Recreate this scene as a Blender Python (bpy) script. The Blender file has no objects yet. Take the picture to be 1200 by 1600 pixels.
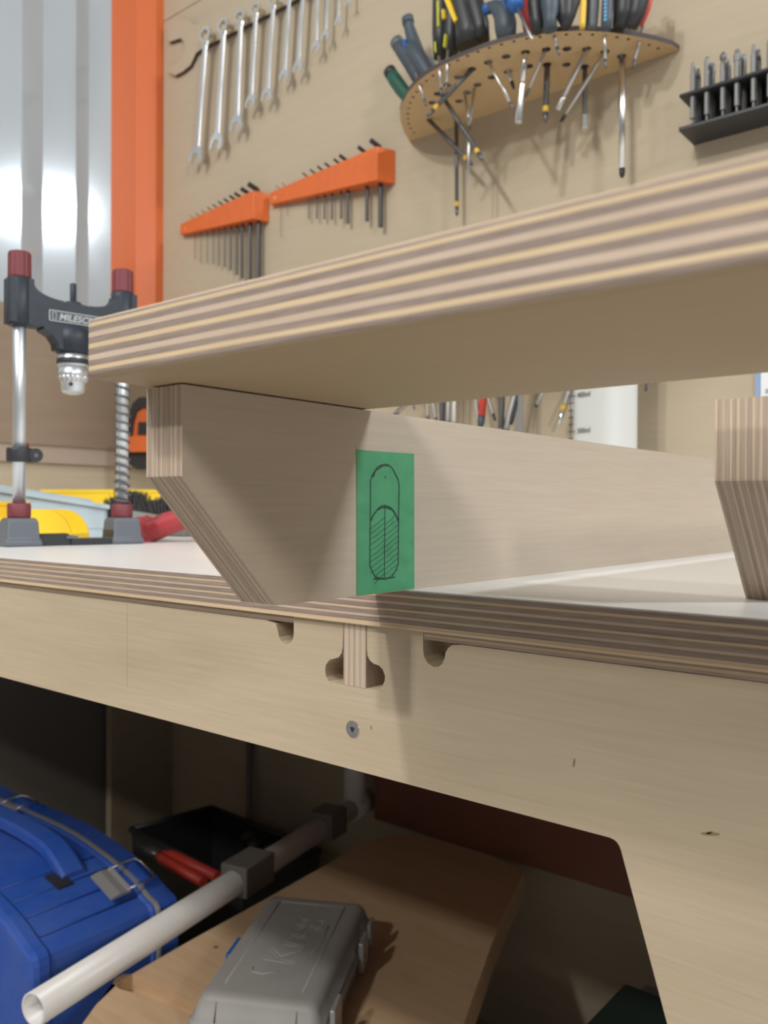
import bpy, bmesh, math, random
from mathutils import Vector, Matrix
from mathutils.geometry import tessellate_polygon
random.seed(7)
S = bpy.context.scene
COL = S.collection
V = Vector
# ------------------------------------------------------------------ camera
F = 1327.0
CZ = 0.942                       # lens height above the workshop floor
CAM = V((0, 0, CZ))
YAW, PITCH, ROLL = math.atan(1084/1327), math.radians(-.26), math.radians(.25)
_f0 = V((-math.sin(YAW), math.cos(YAW), 0)); _r0 = V((math.cos(YAW), math.sin(YAW), 0)); _u0 = V((0, 0, 1))
FW = _f0*math.cos(PITCH) + _u0*math.sin(PITCH)
_u1 = _u0*math.cos(PITCH) - _f0*math.sin(PITCH)
RT = _r0*math.cos(ROLL) + _u1*math.sin(ROLL)
UP = _u1*math.cos(ROLL) - _r0*math.sin(ROLL)
cd = bpy.data.cameras.new('camera'); cam = bpy.data.objects.new('camera', cd); COL.objects.link(cam)
M = Matrix.Identity(4)
for i in range(3):
    M[i][0], M[i][1], M[i][2], M[i][3] = RT[i], UP[i], -FW[i], CAM[i]
cam.matrix_world = M
cd.sensor_fit = 'HORIZONTAL'; cd.sensor_width = 36; cd.lens = 36*F/1200
cd.clip_start = .01
cd.dof.use_dof = True; cd.dof.focus_distance = .46; cd.dof.aperture_fstop = 17
S.camera = cam
# ------------------------------------------------------------------ light
S.view_settings.view_transform = 'Standard'; S.view_settings.look = 'None'
S.view_settings.exposure = -.28; S.view_settings.gamma = 1
W = bpy.data.worlds.new('world'); S.world = W; W.use_nodes = True
bg = W.node_tree.nodes['Background']; bg.inputs[0].default_value = (.93, .97, 1, 1); bg.inputs[1].default_value = .22

def lamp(name, loc, aim, power, sx, sy, color=(1, .97, .92)):
    d = bpy.data.lights.new(name, 'AREA'); d.shape = 'RECTANGLE'; d.size = sx; d.size_y = sy
    d.energy = power; d.color = color
    o = bpy.data.objects.new(name, d); COL.objects.link(o)
    o.location = loc
    o.rotation_euler = (V(aim)-V(loc)).to_track_quat('-Z', 'Y').to_euler()
    return o
lamp('lamp_front', (-.62, -1.25, 2.62), (-.3, .35, .9), 22, .12, .12)
lamp('lamp_far', (-.27, -2.25, 2.62), (-.3, .35, .9), 30, .12, .12)
lamp('lamp_right', (3.4, -1.5, 2.52), (-.3, .6, .9), 58, .4, .4)
lamp('fill_ceiling', (-.6, -1.2, 3.1), (-.6, -.6, 0), 38, 2.4, 1.2)  # added overhead fill standing in for room ambient, not a known fixture
lamp('lamp_rear', (2.1, .95, 2.75), (-.4, .7, .9), 60, .5, .12, (.90, .96, 1))

# ------------------------------------------------------------------ helpers
def P(u, v, X=None, Y=None, Z=None):
    """point where the sight line through photo pixel (u, v) meets a wall / bench plane"""
    ray = FW + RT*((u-600)/F) - UP*((v-800)/F)
    if X is not None: t = X/ray.x
    elif Y is not None: t = Y/ray.y
    else: t = (Z-CZ)/ray.z
    return CAM + ray*t

class MB:
    def __init__(s): s.bm = bmesh.new()
    def poly(s, pts): return s.bm.faces.new([s.bm.verts.new(p) for p in pts])
    def box(s, lo, hi, mi=0):
        x0, y0, z0 = lo; x1, y1, z1 = hi
        return s.hexa([(x0,y0,z0),(x1,y0,z0),(x1,y1,z0),(x0,y1,z0),(x0,y0,z1),(x1,y0,z1),(x1,y1,z1),(x0,y1,z1)], mi)
    def hexa(s, p, mi=0):
        v = [s.bm.verts.new(q) for q in p]; fs = []
        for f in ((3,2,1,0),(4,5,6,7),(0,1,5,4),(1,2,6,5),(2,3,7,6),(3,0,4,7)):
            fc = s.bm.faces.new([v[i] for i in f]); fc.material_index = mi; fs.append(fc)
        return s
    def loft(s, loops, smooth=False, caps=True, mi=0, closed=True):
        R = [[s.bm.verts.new(p) for p in L] for L in loops]; n = len(R[0])
        for a, b in zip(R, R[1:]):
            for i in range(n if closed else n-1):
                f = s.bm.faces.new((a[i], a[(i+1) % n], b[(i+1) % n], b[i])); f.smooth = smooth; f.material_index = mi
        if caps:
            f = s.bm.faces.new(R[0][::-1]); f.material_index = mi
            f = s.bm.faces.new(R[-1]); f.material_index = mi
        return s
    def prism(s, out, axis, lo, hi, side=0, cap=0, smooth=False):
        """outline of (a, b) pairs extruded along an axis; x: (y,z)  y: (x,z)  z: (x,y)"""
        def mk(a, b, c): return (c, a, b) if axis == 'x' else ((a, c, b) if axis == 'y' else (a, b, c))
        A = [s.bm.verts.new(mk(a, b, lo)) for a, b in out]; B = [s.bm.verts.new(mk(a, b, hi)) for a, b in out]
        n = len(out)
        for i in range(n):
            f = s.bm.faces.new((A[i], A[(i+1) % n], B[(i+1) % n], B[i])); f.material_index = side; f.smooth = smooth
        for L in (A[::-1], B):
            f = s.bm.faces.new(L); f.material_index = cap
        return s
    def prism_holes(s, out, holes, axis, lo, hi):
        def mk(a, b, c): return (c, a, b) if axis == 'x' else ((a, c, b) if axis == 'y' else (a, b, c))
        loops = [out]+holes
        flat = [p for L in loops for p in L]
        tris = tessellate_polygon([[V((a, b, 0)) for a, b in L] for L in loops])
        A = [s.bm.verts.new(mk(a, b, lo)) for a, b in flat]; B = [s.bm.verts.new(mk(a, b, hi)) for a, b in flat]
        for t in tris:
            try:
                s.bm.faces.new([A[i] for i in t]); s.bm.faces.new([B[i] for i in t[::-1]])
            except ValueError: pass
        k = 0
        for L in loops:
            n = len(L)
            for i in range(n):
                s.bm.faces.new((A[k+i], A[k+(i+1) % n], B[k+(i+1) % n], B[k+i]))
            k += n
        return s
    def tube(s, pts, rad, n=12, flat=1.0, smooth=True, caps=True, mi=0, ref=None):
        pts = [V(p) for p in pts]
        if not isinstance(rad, (list, tuple)): rad = [rad]*len(pts)
        loops = []; u = None
        for i, p in enumerate(pts):
            d = (pts[min(i+1, len(pts)-1)]-pts[max(i-1, 0)]).normalized()
            if u is None:
                r = V(ref) if ref else (V((0, 0, 1)) if abs(d.z) < .9 else V((0, 1, 0)))
                u = (r-d*d.dot(r)).normalized()
            else: u = (u-d*d.dot(u)).normalized()
            w = d.cross(u)
            loops.append([p+(u*math.cos(2*math.pi*k/n)*flat+w*math.sin(2*math.pi*k/n))*rad[i] for k in range(n)])
        return s.loft(loops, smooth, caps, mi)
    def lathe(s, prof, org, d=(0, 0, 1), n=20, smooth=True, mi=0):
        """profile of (radius, distance along d)"""
        d = V(d).normalized(); r = V((1, 0, 0)) if abs(d.x) < .8 else V((0, 1, 0))
        u = (r-d*d.dot(r)).normalized(); w = d.cross(u)
        loops = [[V(org)+d*h+(u*math.cos(2*math.pi*k/n)+w*math.sin(2*math.pi*k/n))*max(rr, 1e-5) for k in range(n)] for rr, h in prof]
        return s.loft(loops, smooth, True, mi)
    def bevel(s, w, seg=2, ang=.5, smooth=True):
        bm = s.bm
        bmesh.ops.recalc_face_normals(bm, faces=bm.faces)
        es = [e for e in bm.edges if len(e.link_faces) == 2 and e.calc_face_angle(0) > ang]
        r = bmesh.ops.bevel(bm, geom=es, offset=w, segments=seg, profile=.5, affect='EDGES', clamp_overlap=True)
        if smooth:
            for f in r['faces']: f.smooth = True
        return s
    def move(s, m):
        bmesh.ops.transform(s.bm, matrix=m, verts=s.bm.verts); return s

WLOC = {}
def wl(o): return WLOC.get(o.name, V((0, 0, 0)))
def tag(o, label, cat, group=None):
    o['label'] = label; o['category'] = cat
    if group: o['group'] = group
    return o
def thing(name, loc, label, cat, group=None):
    o = bpy.data.objects.new(name, None); COL.objects.link(o); o.empty_display_size = .02
    o.location = loc; WLOC[o.name] = V(loc)
    return tag(o, label, cat, group)
def obj(name, mb, mats, parent=None, label=None, origin=None):
    bm = mb.bm
    bmesh.ops.recalc_face_normals(bm, faces=bm.faces)
    if origin is None:
        if parent is not None: origin = wl(parent)
        else:
            xs = [v.co for v in bm.verts]
            origin = V(((min(c.x for c in xs)+max(c.x for c in xs))/2, (min(c.y for c in xs)+max(c.y for c in xs))/2, min(c.z for c in xs)))
    origin = V(origin)
    for v in bm.verts: v.co -= origin
    me = bpy.data.meshes.new(name); bm.to_mesh(me); bm.free()
    for m in (mats if isinstance(mats, (list, tuple)) else [mats]): me.materials.append(m)
    o = bpy.data.objects.new(name, me); COL.objects.link(o)
    if parent is not None: o.parent = parent; o.location = origin-wl(parent)
    else: o.location = origin
    WLOC[o.name] = origin
    if label: o['label'] = label
    return o
def struct(name, mb, mats, parent=None):
    o = obj(name, mb, mats, parent); 
    if parent is None: o['kind'] = 'structure'
    return o
ORD = ['first', 'second', 'third', 'fourth', 'fifth', 'sixth', 'seventh', 'eighth', 'ninth', 'tenth', 'eleventh', 'twelfth']
# ------------------------------------------------------------------ materials
def mat(name, col, rough=.5, metal=0.0, var=0.0, scale=40, stretch=(1, 1, 1), bump=0.0, trans=0.0, coat=0.0, spec=.5):
    m = bpy.data.materials.new(name); m.use_nodes = True
    nt = m.node_tree; b = nt.nodes['Principled BSDF']
    c = (*col, 1)
    b.inputs['Base Color'].default_value = c; b.inputs['Roughness'].default_value = rough
    b.inputs['Metallic'].default_value = metal; b.inputs['Transmission Weight'].default_value = trans
    b.inputs['Coat Weight'].default_value = coat; b.inputs['Specular IOR Level'].default_value = spec
    if var or bump:
        tc = nt.nodes.new('ShaderNodeTexCoord'); mp = nt.nodes.new('ShaderNodeMapping')
        mp.inputs['Scale'].default_value = stretch
        nz = nt.nodes.new('ShaderNodeTexNoise'); nz.inputs['Scale'].default_value = scale; nz.inputs['Detail'].default_value = 6
        nt.links.new(tc.outputs['Object'], mp.inputs[0]); nt.links.new(mp.outputs[0], nz.inputs['Vector'])
        if var:
            rp = nt.nodes.new('ShaderNodeValToRGB')
            rp.color_ramp.elements[0].position = .3; rp.color_ramp.elements[1].position = .7
            rp.color_ramp.elements[0].color = (*[x*(1-var) for x in col], 1)
            rp.color_ramp.elements[1].color = (*[min(1, x*(1+var)) for x in col], 1)
            nt.links.new(nz.outputs['Fac'], rp.inputs[0]); nt.links.new(rp.outputs[0], b.inputs['Base Color'])
        if bump:
            bp = nt.nodes.new('ShaderNodeBump'); bp.inputs['Strength'].default_value = bump; bp.inputs['Distance'].default_value = .001
            nt.links.new(nz.outputs['Fac'], bp.inputs['Height']); nt.links.new(bp.outputs[0], b.inputs['Normal'])
    return m
def wood(name, c1, c2, stretch, rough=.6, bump=.15, big=(3, 3, 3), mix=.35, spec=.3):
    """fine streaks along one axis over broad soft figure"""
    m = bpy.data.materials.new(name); m.use_nodes = True
    nt = m.node_tree; b = nt.nodes['Principled BSDF']; L = nt.links.new
    tc = nt.nodes.new('ShaderNodeTexCoord')
    def noise(st, detail, rough_=.6):
        mp = nt.nodes.new('ShaderNodeMapping'); mp.inputs['Scale'].default_value = st
        nz = nt.nodes.new('ShaderNodeTexNoise'); nz.inputs['Scale'].default_value = 1; nz.inputs['Detail'].default_value = detail; nz.inputs['Roughness'].default_value = rough_
        L(tc.outputs['Object'], mp.inputs[0]); L(mp.outputs[0], nz.inputs['Vector']); return nz
    a = noise(stretch, 5); g = noise(big, 3)
    mx = nt.nodes.new('ShaderNodeMix'); mx.data_type = 'FLOAT'; mx.inputs[0].default_value = mix
    L(a.outputs['Fac'], mx.inputs[2]); L(g.outputs['Fac'], mx.inputs[3])
    rp = nt.nodes.new('ShaderNodeValToRGB'); rp.color_ramp.elements[0].position = .3; rp.color_ramp.elements[1].position = .7
    rp.color_ramp.elements[0].color = (*c1, 1); rp.color_ramp.elements[1].color = (*c2, 1)
    L(mx.outputs[0], rp.inputs[0]); L(rp.outputs[0], b.inputs['Base Color'])
    b.inputs['Roughness'].default_value = rough; b.inputs['Specular IOR Level'].default_value = spec
    bp = nt.nodes.new('ShaderNodeBump'); bp.inputs['Strength'].default_value = bump; bp.inputs['Distance'].default_value = .0006
    L(a.outputs['Fac'], bp.inputs['Height']); L(bp.outputs[0], b.inputs['Normal'])
    return m
# birch plywood: face veneer and the two kinds of edge layers, grain along x (or y for the legs)
FACE = wood('birch_face', (.47, .375, .26), (.60, .50, .365), (14, 60, 500), big=(5, 9, 20), mix=.55)
UNDER = wood('birch_underside', (.50, .38, .25), (.56, .43, .29), (30, 500, 30), big=(4, 12, 4))
LEGF = wood('birch_leg_face', (.49, .41, .33), (.56, .48, .39), (60, 16, 460), big=(6, 6, 14))
EL = [wood('ply_edge_pale_%d' % i, c1, c2, (30, 90, 1900), bump=.4, big=(6, 20, 420), mix=.4) for i, (c1, c2) in enumerate([((.58, .43, .27), (.76, .60, .42)), ((.60, .45, .27), (.80, .63, .42)), ((.55, .42, .32), (.70, .56, .44))])]
ED = [wood('ply_edge_dark_%d' % i, c1, c2, (60, 140, 2300), bump=.5, big=(9, 30, 500), mix=.35) for i, (c1, c2) in enumerate([((.20, .15, .13), (.44, .35, .295)), ((.235, .175, .145), (.47, .375, .31))])]
VL = [wood('ply_upright_pale_%d' % i, c1, c2, (2000, 90, 40), bump=.45, big=(480, 20, 9), mix=.4) for i, (c1, c2) in enumerate([((.58, .46, .35), (.72, .58, .45)), ((.56, .44, .33), (.70, .56, .42))])]
VD = [wood('ply_upright_dark_%d' % i, c1, c2, (2200, 160, 60), bump=.55, big=(480, 30, 12), mix=.35) for i, (c1, c2) in enumerate([((.37, .285, .23), (.55, .44, .36)), ((.43, .34, .27), (.59, .47, .38))])]
WALLP = wood('wall_plywood', (.46, .385, .28), (.51, .43, .315), (8, 8, 120), big=(3, 3, 5), bump=.05)
LAM = mat('white_laminate', (.86, .855, .84), .3)
CHROME = mat('chrome', (.78, .79, .80), .24, 1.0)
STEEL = mat('satin_steel', (.60, .60, .60), .35, 1.0)
COLM = mat('column_steel', (.66, .70, .74), .36, .85)
DSTEEL = mat('dark_steel', (.16, .16, .165), .45, .7)
BITS = mat('bit_steel', (.17, .17, .168), .5, .6)
BLACK = mat('black_plastic', (.028, .030, .034), .45)
HEXB = mat('black_oxide', (.035, .037, .040), .42, .3)
ORANGE = mat('orange_print', (.72, .155, .035), .5, var=.05, scale=60)
ORPAINT = mat('orange_paint', (.60, .135, .038), .4)
YEL = mat('yellow_plastic', (.87, .60, .03), .4)
BAND = mat('yellow_band', (.75, .48, .06), .5)
RED = mat('dark_red_rubber', (.18, .035, .045), .55)
REDG = mat('red_handle', (.42, .045, .055), .4)
REDB = mat('bright_red', (.62, .06, .04), .45)
NAVY = mat('drill_guide_body', (.018, .026, .040), .5, var=.15, scale=90)
GREYP = mat('grey_plastic', (.12, .135, .16), .5)
BLUEB = mat('blue_grey_bin', (.47, .56, .62), .35)
BLUE = mat('blue_handle', (.02, .12, .40), .4)
GREEN = mat('green_handle', (.015, .10, .065), .45)
SLATE = mat('slate_handle', (.06, .08, .105), .5)
TAPE = mat('green_masking_tape', (.075, .335, .165), .6, var=.12, scale=70, stretch=(1, 1, 2), bump=.1)
PENCIL = mat('pencil', (.035, .07, .05), .6)
PVC = mat('white_pvc', (.70, .68, .66), .35, var=.03, scale=15)
SLEEVE = mat('clamp_sleeve', (.17, .155, .14), .6)
BCASE = wood('blue_case', (.013, .075, .40), (.055, .115, .40), (60, 60, 60), rough=.45, bump=.02, big=(13, 9, 13), mix=.75)
KCASE = mat('grey_case', (.285, .275, .26), .55, var=.05, scale=30)
KLINE = mat('grey_case_emboss', (.36, .345, .325), .5)
LATCH = mat('latch_grey', (.42, .42, .42), .4, .5)
BEECH = wood('beech', (.49, .325, .19), (.61, .43, .27), (12, 90, 90), big=(3, 8, 8), bump=.1, rough=.45)
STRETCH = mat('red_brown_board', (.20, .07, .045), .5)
BACKP = wood('back_panel_wood', (.37, .31, .22), (.43, .36, .265), (10, 10, 60), bump=.05)
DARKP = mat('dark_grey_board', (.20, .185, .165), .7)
FELT = mat('dark_bristle', (.06, .06, .062), .9, var=.4, scale=200)
SHELFW = wood('shelf_wood', (.56, .40, .22), (.62, .45, .26), (60, 60, 60), bump=.03)
SHELFE = mat('laser_cut_edge', (.075, .055, .055), .7)
CLEARP = mat('milky_plastic', (.78, .80, .78), .35, trans=.15)
PRINT = mat('dark_print', (.06, .06, .065), .6)
CONC = mat('concrete', (.42, .40, .37), .8, var=.12, scale=6)
METW = mat('white_coated_metal', (.45, .49, .53), .10, .12, var=.05, scale=9, stretch=(1, 1, .3))
WAINS = wood('brown_board', (.26, .195, .14), (.31, .235, .17), (6, 6, 60), bump=.05)
LEDGE = mat('pinkish_ledge', (.40, .32, .26), .6)
DGREEN = mat('dark_green_box', (.025, .05, .04), .6)
LAV = mat('pale_grey_box', (.30, .28, .31), .6)
WHITEC = mat('white_card', (.80, .82, .84), .5)
PBLUE = mat('pale_blue_edge', (.25, .38, .58), .5)

# ------------------------------------------------------------------ the room
WY, WX = 1.15, -1.60
struct('floor', MB().box((-3, -2.5, -.05), (3, 1.3, 0)), CONC)
zj = P(262, 30, Y=WY).z
wb = struct('wall_back', MB().box((WX-.1, WY, 0), (1.6, WY+.02, .9)), WALLP)
obj('panel', MB().box((WX-.1, WY, .9005), (1.6, WY+.02, zj-.001)), WALLP, wb)
obj('panel', MB().box((WX-.1, WY, zj+.001), (1.6, WY+.02, 2.75)), WALLP, wb)
obj('panel_backing', MB().box((WX-.1, WY+.021, 0), (1.6, WY+.04, 2.75)), DARKP, wb)
z1 = P(0, 471, X=WX).z; z2 = P(0, 691, X=WX).z; z3 = P(0, 720, X=WX).z
wlf = struct('wall_left', MB().box((WX-.06, -.6, 0), (WX-.012, WY, z3)), WALLP)
obj('ledge', MB().box((WX-.06, -.6, z3), (WX-.004, WY, z2)), LEDGE, wlf)
obj('wainscot_board', MB().box((WX-.06, -.6, z2), (WX, WY, z1)), WAINS, wlf)
us = [5, 37, 75, 120, 147, 177]
ys = [P(u, 300, X=WX).y for u in us]
pitch_ = ys[2]-ys[0]
y = ys[0]; seq = []
while y > -.6: y -= (ys[3]-ys[1])
k = 0
# folded sheet: broad flats that turn towards the room's front, narrow ones that turn back
edges = sorted([ys[0]-j*(ys[4]-ys[0]) + dy for j in range(0, 6) for dy in (0, ys[1]-ys[0], ys[2]-ys[0], ys[3]-ys[0])] + [ys[4], ys[5]])
off = 0.0
for a, b in zip(edges, edges[1:]):
    if b-a < .002: continue
    t0 = .25 if k % 2 == (len(edges) % 2) else -.25
    mb = MB(); x0 = WX-.02 + (0 if t0 > 0 else .25*(b-a)); x1 = WX-.02 + (t0*(b-a) if t0 > 0 else 0)
    mb.hexa([(WX-.06, a, z1), (x0, a, z1), (x1, b, z1), (WX-.06, b, z1), (WX-.06, a, 2.75), (x0, a, 2.75), (x1, b, 2.75), (WX-.06, b, 2.75)])
    obj('metal_sheet_rib', mb, METW, wlf); k += 1
ye = ys[5]; xo = P(235, 300, Y=WY-.02).x
mb = MB().prism([(WX-.06, ye), (WX-.008, ye), (xo-.004, WY-.055), (xo+.02, WY-.02), (xo+.02, WY), (WX-.06, WY)], 'z', z1-.03, 2.75)
struct('trim_1', mb, ORPAINT)

# ------------------------------------------------------------------ workbench
BY = .3450; AY = .3485; BT = .9000; BL = .8795; BB = .8752
BX0, BX1, BYB = -1.585, .75, 1.148
bench = thing('workbench', (-.4, .75, 0), 'long birch plywood workbench with white laminate top and slotted apron', 'workbench')
top = obj('benchtop', MB().box((BX0, BY+.0006, BT-.0009), (BX1, BYB, BT)), LAM, bench, 'white laminate top on a thick plywood edge')
n = 11; zz = BT-.0009; th = (zz-BL)/n
wts = [1.1, .8, 1.15, .8, 1.2, .75, 1.2, .8, 1.15, .75, .7]; tot = sum(wts); z = zz
for i in range(n):
    h = wts[i]/tot*(zz-BL)
    obj('ply', MB().box((BX0, BY+(.0003 if i % 2 else 0), z-h), (BX1, BYB, z)), (ED[i//2 % 2] if i % 2 == 0 else EL[(i//2) % 2*2]) if i < n-1 else EL[0], top)
    z -= h
for i, (a, b, m) in enumerate([(BL, .8779, ED[1]), (.8779, .8764, EL[0]), (.8764, BB, ED[1])]):
    # the lower layers are rebated and stop on both sides of the apron's tab
    xl, xr = P(459, 962, Y=AY).x, P(661, 990, Y=AY).x
    for x0, x1 in ((BX0, xl-.0002), (xr+.0002, BX1)):
        obj('ply', MB().box((x0, AY+(.0004 if i == 1 else 0), b), (x1, BYB, a)), m, top)
    obj('ply', MB().box((xl-.0002, AY+.022, b), (xr+.0002, BYB, a)), m, top)
def ap(u, v):
    q = P(u, v, Y=AY); return (q.x, q.z)
def arc(cx, cz, r, a0, a1, n):
    return [(cx+r*math.cos(math.radians(a0+(a1-a0)*i/n)), cz+r*math.sin(math.radians(a0+(a1-a0)*i/n))) for i in range(n+1)]
bot = .7990
out = [(BX0+.02, BB-.0004)]
q = ap(426, 970); out += [(q[0]-.006, BB-.0004), (q[0]-.002, BB-.001)]
out += [ap(u, v) for u, v in [(431, 974), (434, 985), (436, 995), (440, 1002), (447, 1007), (453, 1005), (457.5, 999), (459, 990)]]
xl = ap(459, 962)[0]; out += [(xl, BL-.0003)]
x0 = ap(536.5, 1030)[0]; x1 = ap(573, 1030)[0]
out += [(x0, BL-.0003)]
out += [ap(u, v) for u, v in [(535.5, 1012), (534, 1020), (529, 1027), (522, 1029), (515, 1031), (509.5, 1038), (508, 1047), (509.5, 1057), (514, 1064.5), (521, 1067), (537, 1069.5), (571, 1075), (583, 1077.5), (590, 1078), (597, 1073), (601, 1064), (601.5, 1056), (598, 1046), (592, 1040), (584, 1037), (578, 1032), (574, 1024), (573.2, 1014)]]
out += [(x1, BL-.0003)]
xr = ap(661, 990)[0]; out += [(xr, BL-.0003)]
out += [ap(u, v) for u, v in [(661, 1015), (662.5, 1026), (668, 1036), (677, 1042), (685, 1042), (691, 1037), (695, 1028), (696, 1020), (700, 1013), (706, 1008)]]
q = ap(712, 1008); out += [(q[0]+.003, BB-.0004)]
out += [(.45, BB-.0004), (.45, .0), (.0925, 0)]
xa = ap(957, 1311)[0]; sl = (.0925-ap(966, 1328)[0])/(.7925)
out += [(xa+.0040, .7945), (xa+.0033, .7962), (xa+.0022, .7977), (xa+.0006, .7986), (xa-.0015, bot), (-1.40, bot), (-1.46, 0), (BX0+.02, 0)]
apr = obj('apron', MB().prism(out, 'y', AY, AY+.021), [FACE], bench)
ten = obj('tenon', MB().box((x0+.0004, AY+.0005, .60), (x1-.0004, AY+.0006, .6001)), FACE, bench, 'striped end of a rail set into the apron')
bz = ap(555, 1072.5)[1]
nn = 9; wt = [.5, 1.2, .8, 1.2, .9, 1.3, .9, 1.2, .5]; xx = x0+.0003; tw = x1-x0-.0006
for i in range(nn):
    w_ = wt[i]/sum(wt)*tw
    obj('ply', MB().box((xx, AY-.0002, bz), (xx+w_, BYB-.06, BL-.0004)), [VD[i//2 % 2] if i % 2 == 0 else VL[i//2 % 2]], ten); xx += w_
# countersunk screw
sc = P(551.5, 1139, Y=AY)
scr = obj('screw', MB().lathe([(.0001, -.0005), (.0045, -.0006), (.0048, 0), (.003, .003)], (sc.x, AY, sc.z), (0, 1, 0), 24, False), STEEL, bench, 'zinc countersunk screw head')
tri = [(sc.x+.0019*math.cos(a), sc.z+.0019*math.sin(a)) for a in [math.radians(30+60*i) for i in range(6)]]
obj('screw_recess', MB().prism([p if i % 2 == 0 else (sc.x+(p[0]-sc.x)*.55, sc.z+(p[1]-sc.z)*.55) for i, p in enumerate(tri)], 'y', AY-.00075, AY-.0006), BLACK, scr)
obj('back_panel', MB().box((BX0+.02, 1.128, .14), (.60, 1.146, BB-.001)), BACKP, bench)
SHZ = .14
obj('bottom_shelf', MB().box((BX0+.02, AY+.06, SHZ-.02), (.45, 1.146, SHZ)), BACKP, bench)
q = P(166, 1150, Y=.98)
obj('upright', MB().box((q.x, .98, SHZ), (q.x+.018, 1.127, BB-.001)), BACKP, bench)
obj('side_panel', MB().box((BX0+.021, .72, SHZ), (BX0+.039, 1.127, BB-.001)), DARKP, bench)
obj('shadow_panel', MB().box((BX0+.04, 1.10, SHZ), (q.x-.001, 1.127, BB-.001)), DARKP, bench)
q = P(585, 1270, Y=1.09); q2 = P(590, 1281, Y=1.09)
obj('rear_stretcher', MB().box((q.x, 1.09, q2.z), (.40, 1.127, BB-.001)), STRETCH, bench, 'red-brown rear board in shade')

# small marks in the apron's veneer
MARK = mat('veneer_mark', (.30, .22, .13), .7); JOINT = mat('veneer_joint', (.42, .335, .235), .7)
for (u, v, w, h, ang) in ((580, 1137, .0006, .0012, 0), (897, 1192, .0006, .0021, 8), (1110, 1303, .0007, .0040, 78), (1109, 1301, .0004, .0016, 60)):
    p = P(u, v, Y=AY); a = math.radians(ang)
    obj('veneer_mark', MB().prism([(p.x+w*math.cos(t_)*math.cos(a)+h*math.sin(t_)*math.sin(a), p.z-w*math.cos(t_)*math.sin(a)+h*math.sin(t_)*math.cos(a)) for t_ in [i*math.pi/5 for i in range(10)]], 'y', AY-.0001, AY+.0002), MARK, apr)
p = P(199, 948, Y=AY); q = P(199, 1075, Y=AY)
obj('veneer_joint', MB().box((p.x-.00025, AY-.00006, q.z), (p.x+.00025, AY+.0001, BB-.001)), JOINT, apr)

# ------------------------------------------------------------------ plywood shelf unit on the bench
UZ, UT = .9899, .0228
brd = thing('plywood_shelf_board', (-.05, .24, UZ), 'thick plywood board with striped layered edge across the picture, resting on the chamfered leg', 'board')
bx0, bx1, by0, by1 = -.2888, .62, .1762, .3165
R_ = .0026
def ins(z):
    e = 0.0
    for d in (z-UZ, UZ+UT-z):
        if d < R_: e = max(e, R_-math.sqrt(max(0, R_*R_-(R_-d)**2)))
    return e
lay = [(0, .95, 'F'), (.95, 2.0, 'd'), (2.0, 2.75, 'd'), (2.75, 4.2, 'y'), (4.2, 6.2, 'd'), (6.2, 8.0, 'p'), (8.0, 10.2, 'd'), (10.2, 11.8, 'y'), (11.8, 14.0, 'd'), (14.0, 15.6, 'p'), (15.6, 17.6, 'd'), (17.6, 18.8, 'y'), (18.8, 20.0, 'd'), (20.0, 20.8, 'P')]
mm = {'F': UNDER, 'd': ED[0], 'y': EL[1], 'p': EL[2], 'P': EL[0]}
for i, (a, b, c) in enumerate(lay):
    loops = []
    for j in range(4):
        zz = UZ+(a+(b-a)*j/3)*.001*22.8/20.8; e = ins(zz); cr = .0025
        xa_, xb_, ya_, yb_ = bx0+e, bx1-e, by0+e, by1-e
        L = []
        for (cx, cy, a0) in ((xa_+cr, ya_+cr, 180), (xb_-cr, ya_+cr, 270), (xb_-cr, yb_-cr, 0), (xa_+cr, yb_-cr, 90)):
            L += [(cx+cr*math.cos(math.radians(a0+s*30)), cy+cr*math.sin(math.radians(a0+s*30)), zz) for s in range(4)]
        loops.append(L)
    m_ = ED[i % 2] if c == 'd' else mm[c]
    obj('ply', MB().loft(loops), m_, brd)
def support(x0, th, yf, zc, yb, yback, label):
    t = thing('plywood_support', (x0+th/2, (yb+yback)/2, BT), label, 'support')
    prof = [(yf, UZ-.0007), (yf, zc), (yb, BT), (yback, BT), (yback, UZ-.0007)]
    wt = [.7, 1.1, .8, 1.3, .7, 1.2, .9, 1.1, .7, 1.3, .8, 1.1, .9, 1.0, .7]; x = x0
    for i, w in enumerate(wt):
        w = w/sum(wt)*th
        j = .0002*(i % 3)
        pr = [(prof[0][0]+j, prof[0][1]), (prof[1][0]+j, prof[1][1]), (prof[2][0]+j, prof[2][1]), prof[3], prof[4]]
        m = VD[(i//2) % 2] if i % 2 else VL[(i//2) % 2]
        obj('ply', MB().prism(pr, 'x', x, x+w, 0, 1), [m, LEGF], t); x += w
    return t
LX = -.2660
leg = support(LX-.0222, .0222, .2027, .9540, .2525, .96, 'chamfered plywood leg with green tape, under the left end of the board')
support(-.1210, .0222, .3728, .9542, .4185, .90, 'chamfered plywood leg without tape, at right edge behind the board')
tp = [P(u, v, X=LX) for u, v in [(556.5, 702.5), (600, 706), (646.5, 709), (647, 919.5), (600, 925.5), (557, 931)]]
mb = MB(); A = [(LX+.00004, p.y, max(p.z, BT+.0003)) for p in tp]
mb.loft([[(x, y, z) for x, y, z in A], [(x+.00022, y, z) for x, y, z in A]])
tape = obj('masking_tape', mb, TAPE, leg, 'green masking tape with a pencil sketch of a slot')
XT = LX+.00036
def tq(x, y): p = P(540+x/6.4, 690+y/6.4, X=XT); return p
mb = MB()
def stroke(pts, r=.00022, jit=.0): mb.tube([tq(x+random.uniform(-jit, jit), y+random.uniform(-jit, jit)) for x, y in pts], r, 5, smooth=False)
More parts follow.
